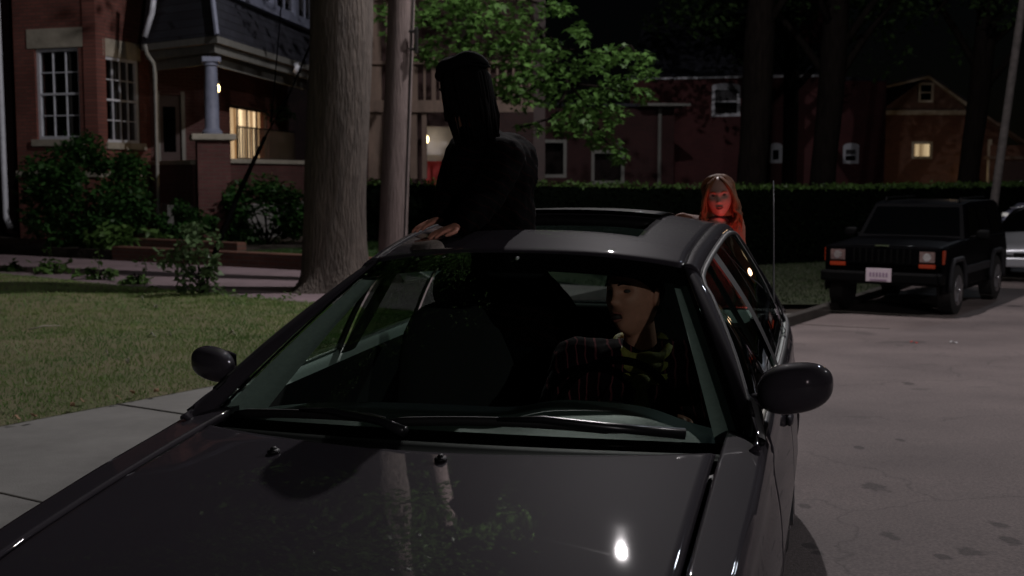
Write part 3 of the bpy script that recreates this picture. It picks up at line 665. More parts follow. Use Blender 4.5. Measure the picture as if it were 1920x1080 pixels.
# iron railing before the lit window
frR = wallframe((W3.x + .35, W3.y + .3), (W4.x + .12, 33)); rl = MB()
wbox(rl, frR, 0, frR[3], 2.68, 2.71, -.012, .012); wbox(rl, frR, 0, frR[3], 1.95, 1.98, -.012, .012)
for k in range(26): u = frR[3] * k / 25; wbox(rl, frR, u - .014, u + .014, 1.98, 2.68, -.014, .014)
rl.build('railing', M['iron'], H)
# eaves, gutter and mansard
C_, L_, R_ = P(415, 72, 24.0), P(284, 88, 25.6), Vector((P(612, 0, 32).x, 32, 0))
zg = 4.25
inn = Vector((-.55, .95, 0)).normalized()
def ring(off, zz): return [Vector((L_.x - .1, L_.y, zz)) + Vector((.25, .97, 0)) * off, Vector((C_.x, C_.y, zz)) + inn * off * 1.25, Vector((R_.x, R_.y, zz)) + Vector((-1, .1, 0)) * off]
def band(pts0, pts1, nm, m): mb = MB(); n = len(pts0); mb.add(pts0 + pts1, [(i, i + 1, n + i + 1, n + i) for i in range(n - 1)]); return mb.build(nm, m, H, solid=.05)
band(ring(0, zg), ring(0, zg - .13), 'gutter', M['greytrim'])
band(ring(.14, zg - .13), ring(.14, zg - .30), 'fascia', M['greytrim'])
sf = MB(); r0 = ring(0.02, zg - .02); sf.add(r0 + [Vector((W4.x, 32, zg - .02)), Vector((W3.x, W3.y, zg - .02)), Vector((W2.x, W2.y, zg - .02))], [(0, 1, 2, 3, 4, 5)]); sf.build('porch_ceiling', M['wood'], H, solid=.03)
band(ring(.45, zg - .18), ring(.45, zg - .50), 'porch_beam', M['greytrim'])
band(ring(.0, zg + .01), ring(.42, 5.9), 'mansard', M['shingle'])
band(ring(.40, 5.88), ring(2.5, 6.4), 'mansard_top', M['shingle'])
hp = MB(); hp.tube([ring(.0, zg + .02)[1], ring(.42, 5.92)[1]], .05, 6); hp.build('hip_ridge', M['bluetrim'], H)
# dormer windows over the mansard
ra, rb = ring(.12, 0)[1], ring(.12, 0)[2]
fu = wallframe((ra.x - .02, ra.y + .35), (rb.x, rb.y)); Lw = fu[3]
ops = [(.5 + k * 1.75, 1.95 + k * 1.75, 5.35, 7) for k in range(4)]
fu2 = wall(H, (ra.x - .02, ra.y + .35), (rb.x, rb.y), 5.22, 7.3, M['bluetrim'], ops, th=.2, name='dormer_wall')
for o_ in ops: window(H, fu2, *o_, cols=2, rows=1, m=M['bluetrim'], rec=.06, glassm=M['houseglass'], blind=5.6)
sl = MB(); wbox(sl, fu2, -.1, Lw, 5.14, 5.22, -.1, .10); sl.build('dormer_sill', M['bluetrim'], H)
# porch lamp behind the column and door bell
PL = P(414, 168, 25.2); MB().ell(PL, (.045, .045, .085)).build('porch_lamp', M['bulb'], H, smooth=True)
bl = MB().box(PL + Vector((0, 0, .13)), (.1, .1, .05)).tube([PL + Vector((0, 0, .15)), PL + Vector((0, 0, zg - .05 - PL.z))], .008, 6); bl.build('lamp_mount', M['iron'], H)
l = bpy.data.lights.new('porch_light', 'POINT'); l.energy = 9; l.color = (1, .62, .3); l.shadow_soft_size = .06
lo = bpy.data.objects.new('porch_light', l); COL.objects.link(lo); lo.parent = H; lo.location = PL - OFF[H.name] + Vector((0.0, .02, -.12))
# downspouts
MB().tube([P(304, -30, 25.2), P(296, 30, 25.2), P(281, 74, 25.2)], [.06] * 3, 10).build('downspout', M['whitetrim'], H, smooth=True)
MB().tube([P(281, 88, 25.2), P(284, 104, 25.3), P(296, 122, 25.4), P(298, 140, 25.4), P(298, 405, 25.4), P(304, 416, 25.2)], [.045] * 6, 10).build('downspout', M['greytrim'], H, smooth=True)
MB().tube([P(560, 122, 26.4), P(565, 128, 26.4), P(558, 140, 26.4)], [.07, .08, .05], 10).build('downspout_elbow', M['whitetrim'], H, smooth=True)
# neighbouring building at the left edge
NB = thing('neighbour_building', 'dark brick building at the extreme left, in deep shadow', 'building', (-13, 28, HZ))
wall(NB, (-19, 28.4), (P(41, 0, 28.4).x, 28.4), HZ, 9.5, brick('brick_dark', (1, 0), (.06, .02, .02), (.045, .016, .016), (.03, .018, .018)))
MB().box((-15, 33, 4.8), (8, 8.6, 9.2)).build('rear_wall', M['darkwood'], NB)
MB().tube([P(10, -80, 25.9), P(11, 200, 25.9), P(12, 408, 25.9), P(20, 426, 25.7)], [.062] * 4, 10).build('downspout', M['whitetrim'], H, smooth=True)

# ---------------------------------------------------------------- timber deck behind the pole
DK = thing('timber_deck', 'two-storey timber deck with posts and beam behind the pole', 'deck', (P(760, 0, 27).x, 27, 0))
for (px, w_, y0, y1, nm) in [(706, .30, -60, 335, 'post'), (777, .15, -60, 335, 'post'), (797, .1, 200, 335, 'post'), (752, .09, 110, 195, 'post'), (815, .09, 110, 195, 'post'), (733, .12, -60, 335, 'post')]:
    a, c = P(px, y0, 27), P(px, y1, 27); MB().box((a + c) / 2, (w_, .14, a.z - c.z)).build(nm, M['wood'], DK)
for (y0, y1, nm) in [(190, 212, 'beam'), (-5, 8, 'upper_beam'), (118, 124, 'rail')]:
    a, c = P(672, y0, 26.9), P(1000, y1, 26.9); MB().box((a + c) / 2, (c.x - a.x, .12, a.z - c.z)).build(nm, M['wood'], DK)
fb = MB()
for k in range(16): a = P(768 + k * 15, 124, 27); c = P(768 + k * 15, 190, 27); fb.box((a + c) / 2, (.05, .03, a.z - c.z))
fb.build('balusters', M['wood'], DK)
BH = thing('deck_house', 'brick house with a lamplit white doorway behind the timber deck', 'house', (P(800, 0, 30).x, 30, 0))
A_, B_ = P(640, 0, 30), P(1000, 0, 30)
frE = wallframe(A_, B_); e0, e1 = ux(frE, 797), ux(frE, 850); f0, f1 = ux(frE, 780), ux(frE, 812)
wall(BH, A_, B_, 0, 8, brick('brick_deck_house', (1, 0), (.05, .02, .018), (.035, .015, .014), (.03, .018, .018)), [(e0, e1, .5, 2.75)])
sd = MB(); wbox(sd, frE, e0 - .3, e1 + .3, .4, 3.0, -.75, -.7); sd.build('white_back_wall', M['siding'], BH)
sd = MB(); wbox(sd, frE, e0, e1, .4, 1.92, -.6, -.5); sd.build('red_panel', M['redthing'], BH)
MB().box((B_.x - 2.2, 34, 4), (5, 6.5, 7.9)).build('rear_wall', M['darkwood'], BH)
LP = P(801, 262, 30.2); MB().ell(LP, (.055, .055, .09)).build('doorway_lamp', M['bulb'], BH, smooth=True)
l = bpy.data.lights.new('doorway_light', 'POINT'); l.energy = 2.0; l.color = (1, .85, .7); l.shadow_soft_size = .07
lo = bpy.data.objects.new('doorway_light', l); COL.objects.link(lo); lo.parent = BH; lo.location = LP - OFF[BH.name] + Vector((.12, .12, 0))

# ---------------------------------------------------------------- red brick house far right of centre
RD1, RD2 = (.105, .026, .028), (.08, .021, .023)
RH = thing('long_brick_house', 'long dark red brick house beyond the hedge with small white arched windows', 'house', (P(1385, 0, 44).x, 44, -.4))
A_, B_ = P(1180, 0, 44.5), P(1532, 0, 43)
frF = wallframe(A_, B_)
ops = [(1331, 1384, 165, 220), (1440, 1464, 275, 306)]
o3 = []
for (x0, x1, y0, y1) in ops: u0, u1 = ux(frF, x0), ux(frF, x1); o3.append((u0, u1, zy(frF, u0, y1), zy(frF, u0, y0)))
RZT = zy(frF, frF[3] / 2, 147)
M['redbrick'] = bm(A_, B_, 'brick_long_house', RD1, RD2, (.08, .03, .03))
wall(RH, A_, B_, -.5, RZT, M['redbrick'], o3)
def arched(root, fr, op, m, inner=None):
    u0, u1, z0, z1 = op; window(root, fr, u0, u1, z0, z1, 1, 1, m=m, rec=.04, fw=.11 if u1 - u0 > .6 else .12, sash=u1 - u0 > .6, blind=(lerp(z0, z1, .45) if u1 - u0 > .6 else None))
    mb = MB(); n = 8; mid = (u0 + u1) / 2; hw_ = (u1 - u0) / 2
    pts = [(mid + hw_ * math.cos(math.pi * k / n), z1 + .12 * math.sin(math.pi * k / n)) for k in range(n + 1)]
    vs = [wpt(fr, u, z, .03) for u, z in pts] + [wpt(fr, u, z, .0) for u, z in pts]
    mb.add(vs, [tuple(range(n + 1)), tuple(range(n + 1, 2 * n + 2))[::-1]] + [(i, i + 1, n + 2 + i, n + 1 + i) for i in range(n)] + [(n, 0, n + 1, 2 * n + 1)])
    mb.build('window_head', m, root)
for o_ in o3: arched(RH, frF, o_, M['whitetrim'])
ev = MB(); wbox(ev, frF, -.1, frF[3], RZT - .06, RZT + .06, 0, .14); ev.build('eaves', M['whitetrim'], RH)
rf = MB(); q = [wpt(frF, 0, RZT + .02, .2), wpt(frF, frF[3], RZT + .02, .2), wpt(frF, frF[3], RZT + 2.6, -4), wpt(frF, 0, RZT + 2.6, -4)]; rf.add(q, [(0, 1, 2, 3)]); rf.build('roof', M['shingle'], RH, solid=.08)
ch = MB(); cpt = wpt(frF, ux(frF, 1510), 0, -2); ch.box((cpt.x, cpt.y, RZT + 2), (.9, .7, 2.4)); ch.build('chimney', M['redbrick'], RH)
mb = MB(); mb.box((A_.x + 3.3, 48.6, 2.0), (6.6, 8, 4.9)); mb.build('rear_wall', M['darkwood'], RH)
# second brick block
RB = thing('brick_annex', 'dark brick annex with one small white arched window, right of the long brick house', 'house', (P(1590, 0, 43.6).x, 43.6, -.4))
A2, B2 = P(1534, 0, 43.8), P(1655, 0, 44.6); frG = wallframe(A2, B2); u0, u1 = ux(frG, 1577), ux(frG, 1607); z1_ = zy(frG, u0, 275); z0_ = zy(frG, u0, 307)
wall(RB, A2, B2, -.5, RZT - .1, bm(A2, B2, 'brick_annex', (.12, .03, .033), (.09, .025, .028), (.06, .025, .025)), [(u0, u1, z0_, z1_)])
arched(RB, frG, (u0, u1, z0_, z1_), M['whitetrim'])
u0, u1 = ux(frG, 1646), ux(frG, 1654)
mb = MB(); wbox(mb, frG, 0, frG[3], RZT - .1, RZT + .02, -6, .1); mb.build('roof', M['shingle'], RB)
mb = MB(); mb.box(((A2.x + B2.x) / 2, 48, 2), (B2.x - A2.x - .1, 6, 4.8)); mb.build('rear_wall', M['darkwood'], RB)
# low brick wing on the left with porch roof and pale window frames
LW = thing('brick_wing', 'low brick wing with porch roof, pipe and pale framed windows behind the hedge', 'house', (P(1120, 0, 38).x, 38, -.4))
A3, B3 = P(870, 0, 38), P(1262, 0, 39); frW = wallframe(A3, B3)
ops = []
for (x0, x1, y0, y1) in [(1012, 1062, 262, 333), (1108, 1170, 282, 345)]: u0, u1 = ux(frW, x0), ux(frW, x1); ops.append((u0, u1, zy(frW, u0, y1), zy(frW, u0, y0)))
wall(LW, A3, B3, -.5, zy(frW, frW[3], 203), bm(A3, B3, 'brick_wing', (.065, .018, .019), (.05, .015, .016), (.03, .016, .016)), ops)
for o_ in ops: window(LW, frW, *o_, cols=1, rows=1, m=M['greytrim'], sash=False, fw=.1, rec=.05)
zz = zy(frW, frW[3], 203); mb = MB(); u0 = ux(frW, 1190); wbox(mb, frW, u0, frW[3] + .25, zz, zz + .08, -3, .9); mb.build('porch_roof', M['greytrim'], LW)
mb = MB(); wbox(mb, frW, 0, u0, zz, zz + .1, -5, .2); mb.build('roof', M['shingle'], LW)
p0 = wpt(frW, ux(frW, 1233), zz, .12); MB().tube([p0, Vector((p0.x, p0.y, -.4))], .06, 8).build('drainpipe', M['greytrim'], LW)
MB().box(((A3.x + B3.x) / 2, 41.5, 1.4), (B3.x - A3.x - .3, 4.5, 3.6)).build('rear_wall', M['darkwood'], LW)

# ---------------------------------------------------------------- gabled house, lit by its own porch lamp
GH = thing('gabled_house', 'ochre gabled house in warm porch light, behind the black parked car', 'house', (P(1735, 0, 50).x, 50, -.4))
A4, B4 = P(1652, 0, 50), P(1815, 0, 50); frH = wallframe(A4, B4); Lh = frH[3]
gz = zy(frH, 0, 214); ap = zy(frH, 0, 146); uw = (ux(frH, 1705), ux(frH, 1744))
M['ochre'] = brick('ochre_brick', (1, 0), (.17, .075, .05), (.125, .055, .038), (.12, .075, .05))
opw = (uw[0], uw[1], zy(frH, 0, 298), zy(frH, 0, 266))
wall(GH, A4, B4, -.5, gz, M['ochre'], [opw])
M['litpane'] = emitter('lit_interior', (1, .74, .42), 1.2, stripes=5)
window(GH, frH, *opw, cols=1, rows=1, m=M['litewood'] if 'litewood' in M else M['stone'], lit=M['litpane'], rec=.05, sash=False, fw=.1)
mb = MB(); um = ux(frH, 1731); gw = (ux(frH, 1713), ux(frH, 1741)); zg0, zg1 = zy(frH, 0, 194), zy(frH, 0, 158)
vs = [wpt(frH, -.3, gz, 0), wpt(frH, Lh, gz, 0), wpt(frH, um, ap, 0)]; vs += [v + Vector((0, 6, 0)) for v in vs]
mb.add(vs, [(0, 1, 2), (3, 5, 4), (0, 3, 4, 1), (1, 4, 5, 2), (2, 5, 3, 0)]); mb.build('gable', mat('gable_shingles', (.10, .055, .04), .8, nscale=6), GH)
mb = MB(); wbox(mb, frH, -.3, Lh, gz - .06, gz + .12, 0, .12); mb.build('eaves_board', M['stone'], GH)
mb = MB(); mb.beam(wpt(frH, um, ap, .08), wpt(frH, Lh + .25, gz, .08), .16, .16); mb.build('barge_board', M['stone'], GH)
mb = MB(); mb.beam(wpt(frH, um, ap, .08), wpt(frH, -1.6, zy(frH, 0, 182), .08), .16, .16); mb.build('barge_board', M['stone'], GH)
window(GH, frH, gw[0], gw[1], zg0, zg1, 1, 1, m=M['stone'], rec=-.06, fw=.09, glassm=M['darkglass'])
mb = MB(); mb.add([wpt(frH, um, ap + .1, .3), wpt(frH, Lh + .4, gz + .05, .3), wpt(frH, Lh + .4, gz + .05, -8), wpt(frH, um, ap + .1, -8), wpt(frH, -1.8, zy(frH, 0, 180), .3), wpt(frH, -1.8, zy(frH, 0, 180), -8)], [(0, 1, 2, 3), (0, 3, 5, 4)]); mb.build('roof', M['shingle'], GH, solid=.08)
MB().box(((A4.x + B4.x) / 2, 54, 1.5), (B4.x - A4.x - .1, 7, 3.9)).build('rear_wall', M['darkwood'], GH)
# its side porch with the lamp
gp_ = P(1822, 328, 49.3)
pr = MB(); pr.box(P(1840, 290, 51), (1.6, .2, 2.6)); pr.build('porch_wall', M['ochre'], GH)
for px in (1850,): a, c = P(px, 262, 49), P(px, 345, 49); MB().box((a + c) / 2, (.12, .12, a.z - c.z)).build('porch_post', M['stone'], GH)
MB().ell(gp_, (.16, .1, .3)).build('porch_lamp', emitter('porch_glow', (1, .68, .3), 1.6), GH, smooth=True)
l = bpy.data.lights.new('gable_porch_light', 'POINT'); l.energy = 22; l.color = (1, .66, .38); l.shadow_soft_size = .2
lo = bpy.data.objects.new('gable_porch_light', l); COL.objects.link(lo); lo.parent = GH; lo.location = P(1785, 300, 46.5) - OFF[GH.name]
a, c = P(1815, 205, 49.5), P(1960, 300, 49.5); MB().beam(a, c, .5, .1).build('side_roof', M['wood'], GH)
SH = thing('garage', 'low garage with pale eaves at the right edge behind the pole', 'garage', (P(1910, 0, 48).x, 48, -.4))
MB().box(P(1935, 325, 49), (3.6, .2, 2.2)).build('wall', M['ochre'], SH); MB().box(P(1930, 296, 48.9), (3.6, .5, .12)).build('roof', M['wood'], SH); MB().box(P(1925, 330, 48.8), (2.2, .06, 1.2)).build('garage_door', M['darkwood'], SH)

# ---------------------------------------------------------------- hedge
hd = thing('clipped_hedge', 'long clipped dark green hedge running across the view behind the cars', 'hedge', (5, 27, hgt(5, 27)))
HP = resample(HED, 80); core = MB(); HT = 1.88
def htop(x, y): return hgt(x, y) + (1.62 if y < 24.6 else HT) - .0
def hp_(i, s, z): x, y = HP[i]; return Vector((x, y + s, z))
vs = []
for i, (x, y) in enumerate(HP):
    zt_ = lerp(1.47 + .0, 1.33 + .0, sm((x + 2) / 8)) - .05 * 0
    z0 = hgt(x, y) - .05
    for (s, z) in ((-.32, z0), (-.36, zt_ - .2), (-.26, zt_ - .07), (.5, zt_ - .07), (.6, z0)): vs.append((x, y + s, z))
core.add(vs, [(i * 5 + j, (i + 1) * 5 + j, (i + 1) * 5 + j + 1, i * 5 + j + 1) for i in range(79) for j in range(4)] + [(0, 1, 2, 3, 4), (79 * 5 + 4, 79 * 5 + 3, 79 * 5 + 2, 79 * 5 + 1, 79 * 5)])
core.build('hedge_core', M['hedgecore'], hd)
n = 34000; ii = rng.random(n); cen = []
for k in range(n):
    t = ii[k] * 78.99; i = int(t); x = lerp(HP[i][0], HP[i + 1][0], t - i); y = lerp(HP[i][1], HP[i + 1][1], t - i)
    zt_ = lerp(1.47, 1.33, sm((x + 2) / 8)); z0 = hgt(x, y)
    zt_ += .05 * mnoise.noise(Vector((x * 1.5, 0, 0))) + .03 * mnoise.noise(Vector((x * 6, 3, 0)))
    if random.random() < .45: cen.append((x, y + random.uniform(-.42, .55), zt_ + random.gauss(-.02, .035)))
    else: cen.append((x, y - .38 + random.gauss(0, .05) + .08 * mnoise.noise(Vector((x * 2, z0 * 2, 1))), random.uniform(z0, zt_)))
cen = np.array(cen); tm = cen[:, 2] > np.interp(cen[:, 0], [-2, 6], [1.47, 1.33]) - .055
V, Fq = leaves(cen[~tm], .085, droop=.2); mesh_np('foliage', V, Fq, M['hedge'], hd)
V, Fq = leaves(cen[tm], .08, droop=.2); mesh_np('lit_top_leaves', V, Fq, M['hedgetop'], hd)  # paler leaf colour stands for lamplight along the hedge top

# ---------------------------------------------------------------- dark background trees and the slim pole
def dark_tree(px0, px1, pyb, d, label, lean=0, seed=1, crown=True):
    wd = (px1 - px0) * d / F; bx = P((px0 + px1) / 2, 0, d).x; z0 = hgt(bx, d) - .05
    t = thing('street_tree', label, 'tree', (bx, d, z0), 0, 'dark trees beyond the hedge')
    trunk_mesh([Vector((bx, d, z0)), Vector((bx + lean * .3, d, z0 + 2.5)), Vector((bx + lean, d, z0 + 5)), Vector((bx + lean * 1.6, d, z0 + 9))], [wd * .58, wd * .48, wd * .5, wd * .36], parent=t, m=M['darkbark'], seg=24, flare=.1)
    lb = MB(); cs = []
    tpnt = Vector((bx + lean, d, z0 + 5))
    for k in range(7):
        a = k * .9 + seed; e = tpnt + Vector((math.cos(a) * 3.4, math.sin(a) * 3, random.uniform(1.0, 5)))
        s = tpnt + Vector((lean * .1 * k, 0, random.uniform(-.6, 2.5)))
        pts = [lerp(s, e, i / 4) + Vector((0, 0, .35 * math.sin(i / 4 * 3.14))) for i in range(5)]; lb.tube(pts, [.13, .1, .07, .05, .02], 6)
        for q in pts[2:]: cs += [tuple(q + Vector((random.gauss(0, .8), random.gauss(0, .8), random.gauss(.4, .5)))) for _ in range(4)]
    lb.build('limb', M['darkbark'], t, smooth=True)
    V, Fq = leaves(clumps(cs, .85, 38), .2); mesh_np('crown', V, Fq, M['dkleaf'], t)
dark_tree(1378, 1434, 340, 32, 'wide dark trunk just above the red-haired woman', .15, 1)
dark_tree(1464, 1492, 340, 40, 'slim dark trunk in front of the long brick house', .0, 2)
dark_tree(1513, 1562, 340, 34, 'dark trunk leaning right between the two small arched windows', .25, 3)
dark_tree(1788, 1828, 340, 36, 'dark trunk standing before the porch lamp of the gabled house', .35, 4)
sp0 = P(1851, 392, 30); sp0.z = hgt(sp0.x, 30)
SP = thing('slim_pole', 'slim grey leaning pole behind the black parked car', 'pole', tuple(sp0))
dv_ = P(1893, 0, 30) - P(1851, 392, 30)
MB().tube([sp0, sp0 + dv_ * 1.0, sp0 + dv_ * 2.0], [.105, .095, .085], 14).build('pole', mat('grey_pole_wood', (.10, .088, .085), .9, nscale=8, namt=.4, bump=.01, bscale=14), SP, smooth=True, angle=60)
MB().box(sp0 + dv_ * 1.9, (1.8, .1, .12)).build('crossarm', M['polewood'], SP)
# ---------------------------------------------------------------- shrubs and small plants
GZ = BZ
shrub('shrub', 'large dark leafy shrub under the two paned windows', 'shrub', (P(172, 0, 23.6).x, 23.6, 1.25), (1.12, .8, 1.05), 10500, .12, M['shrub'], nclump=46)
shrub('shrub', 'low dark shrub in front of the porch pedestal', 'shrub', (P(345, 0, 23.4).x, 23.4, .66), (.55, .4, .38), 2300, .09, M['shrub'], nclump=20)
shrub('shrub', 'dark shrub between the pedestal and the thick trunk', 'shrub', (P(500, 0, 24.0).x, 24.0, .85), (.85, .5, .62), 4600, .11, M['shrub'], nclump=30)
shrub('garden_plant', 'bright spiky garden plant at the foot of the large shrub', 'plant', (P(215, 0, 22.6).x, 22.6, .46), (.45, .2, .2), 260, .22, M['weed'], nclump=8)
shrub('garden_plant', 'small leafy plant by the downspout foot', 'plant', (P(285, 0, 22.8).x, 22.8, .42), (.3, .2, .14), 160, .13, M['weed'], nclump=7)
for (px, py, r, lab) in [(28, 503, .2, 'leftmost low weed tuft on the driveway edge'), (90, 508, .27, 'broad-leaved weed tuft, second from the left on the driveway edge'), (182, 519, .3, 'wide weed tuft with pale leaves, third from the left'), (252, 528, .18, 'small dark weed tuft left of the climbing vine')]:
    q = G(px, py + 6, ZL); t = shrub('weed_tuft', lab, 'weed', (q.x, q.y, ZL + r * .42), (r, r * .5, r * .4), int(380 * r), .12, M['weed'], 'weeds along the driveway', nclump=7)
for (px, py, h_, lab) in [(88, 500, .34, 'thin upright stalk above the second weed tuft'), (181, 512, .40, 'tallest thin stalk above the third weed tuft'), (268, 530, .42, 'thin stalk beside the climbing vine')]:
    q = G(px, py + 8, ZL); m_ = MB(); m_.tube([q, q + Vector((.03, 0, h_ * .6)), q + Vector((.01, 0, h_))], [.006, .005, .003], 5)
    t = m_.build('weed_stalk', M['weed']); tag(t, lab, 'weed', 'weed stalks along the driveway')
    V, Fq = leaves([q + Vector((random.gauss(0, .04), random.gauss(0, .04), h_ * random.uniform(.5, 1.05))) for _ in range(16)], .07); mesh_np('foliage', V, Fq, M['weed'], t)
VN = thing('climbing_vine', 'bushy pale-leaved vine climbing the foot of the slanted guy wire', 'vine', (GB.x, GB.y, ZL))
cs = [P(x + random.gauss(0, 7), y + random.gauss(0, 7), 15.2 + random.uniform(-.15, .15)) for (x, y) in [(345, 535), (365, 520), (385, 530), (330, 515), (350, 495), (375, 490), (345, 470), (365, 462), (390, 475), (352, 445), (372, 430), (360, 540), (325, 480), (395, 505), (410, 500), (312, 475), (340, 505), (370, 470), (355, 425), (420, 452), (405, 540), (350, 530)]]
V, Fq = leaves(clumps(cs, .105, 22, 1), .10, droop=.4); mesh_np('foliage', V, Fq, M['vine'], VN)
m_ = MB()
for q in cs[::2]: m_.tube([GB + Vector((random.uniform(-.1, .05), 0, 0)), lerp(GB, q, .5) + Vector((-.05, 0, .05)), q], [.012, .009, .004], 5)
m_.build('stem', M['darkbark'], VN)
cr_ = [P(x, y, F * (EYE - ZL) / (y - HY + 4)) for (x, y) in [(395, 553), (410, 546), (430, 550), (445, 552), (460, 555), (300, 545), (280, 542), (480, 558), (500, 559), (520, 560), (540, 558), (550, 552), (320, 549), (420, 556)]]
V, Fq = leaves(clumps(cr_, .09, 12, .5), .065, droop=.3); tag(mesh_np('ground_ivy', V, Fq, M['weed']), 'low creeping ivy on the near driveway edge by the trunk', 'ivy', kind='stuff')
# litter on the lawn
def scrap(px, py, sx, sy, label, rz, cat='fallen leaf', grp='pale leaves fallen on the lawn', nm='fallen_leaf'):
    q = G(px, py, ZL + .05); m_ = MB()
    m_.grid(lambda u, v: Vector((q.x, q.y, q.z)) + Matrix.Rotation(rz, 3, 'Z') @ Vector(((u - .5) * sx * (1 - .7 * abs(v - .5) * 2), (v - .5) * sy, .02 * math.sin(u * 4) + .012 * math.cos(v * 5) + .015)), 6, 6)
    tag(m_.build(nm, M['litter'], smooth=True, solid=.002), label, cat, grp)
scrap(280, 632, .09, .06, 'largest pale leaf lying mid-lawn', .2); scrap(432, 628, .08, .04, 'pale leaf nearest the car mirror', .1)
scrap(312, 630, .06, .03, 'pale leaf just right of the largest one', .5); scrap(288, 578, .06, .04, 'pale leaf higher on the lawn below the vine', .9)
scrap(192, 667, .04, .03, 'tiny pale leaf in the lower left of the lawn', .4); scrap(232, 682, .04, .03, 'tiny pale leaf below the largest one', 1.4)
scrap(263, 562, .05, .03, 'small pale leaf close under the climbing vine', .8); scrap(435, 572, .04, .03, 'small pale leaf near the trunk foot', .3)
q = G(75, 616, ZL + .06); m_ = MB().tube([q + Vector((-.1, -.12, .0)), q + Vector((0, 0, .02)), q + Vector((.09, .2, .0))], [.006, .008, .004], 6); tag(m_.build('twig', M['stone'], smooth=True), 'short pale twig lying on the lawn at left', 'twig')
for i, (px, py) in enumerate([(18, 790), (50, 786), (125, 765), (145, 757), (240, 742), (285, 738), (212, 752)]):
    q = G(px, py, ZL + .04); m_ = MB()
    m_.grid(lambda u, v: q + Matrix.Rotation(i * 1.1, 3, 'Z') @ Vector(((u - .5) * .045, (v - .5) * .035 * (1 - abs(u - .5)), .012 + .014 * math.sin(u * 5 + i))), 5, 5)
    tag(m_.build('dry_leaf', mat('dry_leaf', (.28, .17, .09), .8) if i == 0 else bpy.data.materials['dry_leaf'], smooth=True, solid=.002), ['brown dry leaf at the far left end of the lawn edge', 'brown dry leaf, second from the left on the lawn edge', 'brown dry leaf on the lawn edge, third from the left', 'brown dry leaf on the lawn edge, fourth from the left', 'brown dry leaf on the lawn edge, second from the right', 'brown dry leaf nearest the car along the lawn edge', 'brown dry leaf in the middle right of the lawn edge'][i], 'dry leaf', 'dry leaves along the pavement edge')
for (px, py, c_, lab) in [(1720, 631, (.5, .03, .02), 'tiny red scrap lying on the road before the black car'), (1795, 631, (.6, .6, .62), 'tiny white scrap lying on the road before the black car')]:
    q = G(px, py, -.28 + .07); q.z = hgt(q.x, q.y) + .03; m_ = MB().grid(lambda u, v: q + Vector(((u - .5) * .08, (v - .5) * .05, .01 * math.sin(u * 6))), 5, 4)
    tag(m_.build('paper_scrap', mat('scrap_' + str(px), c_, .7), smooth=True, solid=.002), lab, 'scrap')
# ======================================================================= the sedan
CO = Vector((-.205, 3.352, 0)); CRZ = -.252
CAR = thing('sedan', 'large charcoal sedan facing the viewer, sunroof open and windshield filling the foreground', 'car', CO, CRZ, local=True)
CM = Matrix.Translation(CO) @ Matrix.Rotation(CRZ, 4, 'Z'); CI = CM.inverted()
HW = [(-1.40, .50), (-1.34, .66), (-1.22, .77), (-.95, .885), (-.4, .918), (.3, .925), (1.0, .925), (2.0, .925), (2.7, .905), (3.1, .85), (3.35, .76), (3.43, .62)]
BT = [(-1.40, .55), (-1.34, .635), (-1.2, .71), (-.95, .775), (-.5, .835), (0, .885), (.3, .912), (1.2, .935), (2.4, .955), (2.95, .955), (3.2, .93), (3.36, .88), (3.43, .80)]
ZC = [(-1.38, .62), (-1.25, .715), (-.95, .800), (-.5, .870), (-.1, .915), (.05, .925)]
hw = lambda y: sinterp(y, HW); bz = lambda y: sinterp(y, BT); zc = lambda y: sinterp(y, ZC)
SIDE = [(0, .10), (.08, .05), (.22, .018), (.42, 0.0), (.55, .002), (.70, .012), (.84, .030), (.93, .034), (1.0, .055)]
def bx(y): return hw(y) - .055
def side(y, s, sg, off=0):
    z0 = .20; z = lerp(z0, bz(y), s); x = hw(y) - sinterp(s, SIDE) - off
    if .78 > s > .5: z += 0
    return Vector((sg * x, y, z))
def sidepanel(y0, y1, sg, s0=0, s1=1, n=20, m=26, off=0, arch=None):
    mb = MB()
    def fn(u, v):
        y = lerp(y0, y1, u); lo = s0
        if arch:
            for (ay, ar) in arch:
                if abs(y - ay) < ar: lo = max(lo, (math.sqrt(ar * ar - (y - ay) ** 2) + .33 - .20) / (bz(y) - .20))
        return side(y, lerp(lo, s1, v), sg, off)
    mb.grid(fn, n, m); return mb
AR = [(-.62, .36), (2.15, .36)]
# wheelbase: front axle y -.62, rear axle 2.15
for sg in (-1, 1):
    sidepanel(-1.40, .318, sg, n=70, arch=AR).build('fender', M['paint'], CAR, smooth=True, solid=.012)
    dl = sidepanel(.324, 1.338, sg, s0=.12).build('front_door', M['paint'], CAR, smooth=True, solid=.012)
    dh = MB(); c = side(1.20, .80, sg); dh.ell(c + Vector((sg * .012, 0, 0)), (.016, .085, .022)); dh.build('handle', M['paint'], dl, smooth=True)
    dl = sidepanel(1.344, 2.25, sg, s0=.12, n=30, arch=[(2.15, .42)]).build('rear_door', M['paint'], CAR, smooth=True, solid=.012)
    dh = MB(); c = side(2.08, .80, sg); dh.ell(c + Vector((sg * .012, 0, 0)), (.016, .085, .022)); dh.build('handle', M['paint'], dl, smooth=True)
    sidepanel(2.256, 3.43, sg, n=50, arch=AR).build('rear_quarter', M['paint'], CAR, smooth=True, solid=.012)
    MB().grid(lambda u, v: side(lerp(.33, 2.24, u), lerp(.0, .115, v), sg), 20, 4).build('sill', M['paint'], CAR, smooth=True, solid=.012)
    inner = MB().grid(lambda u, v: side(lerp(-.1, 3.3, u), lerp(.08, .97, v), sg, .05), 20, 6); inner.build('door_lining', M['seat'], CAR, smooth=True)
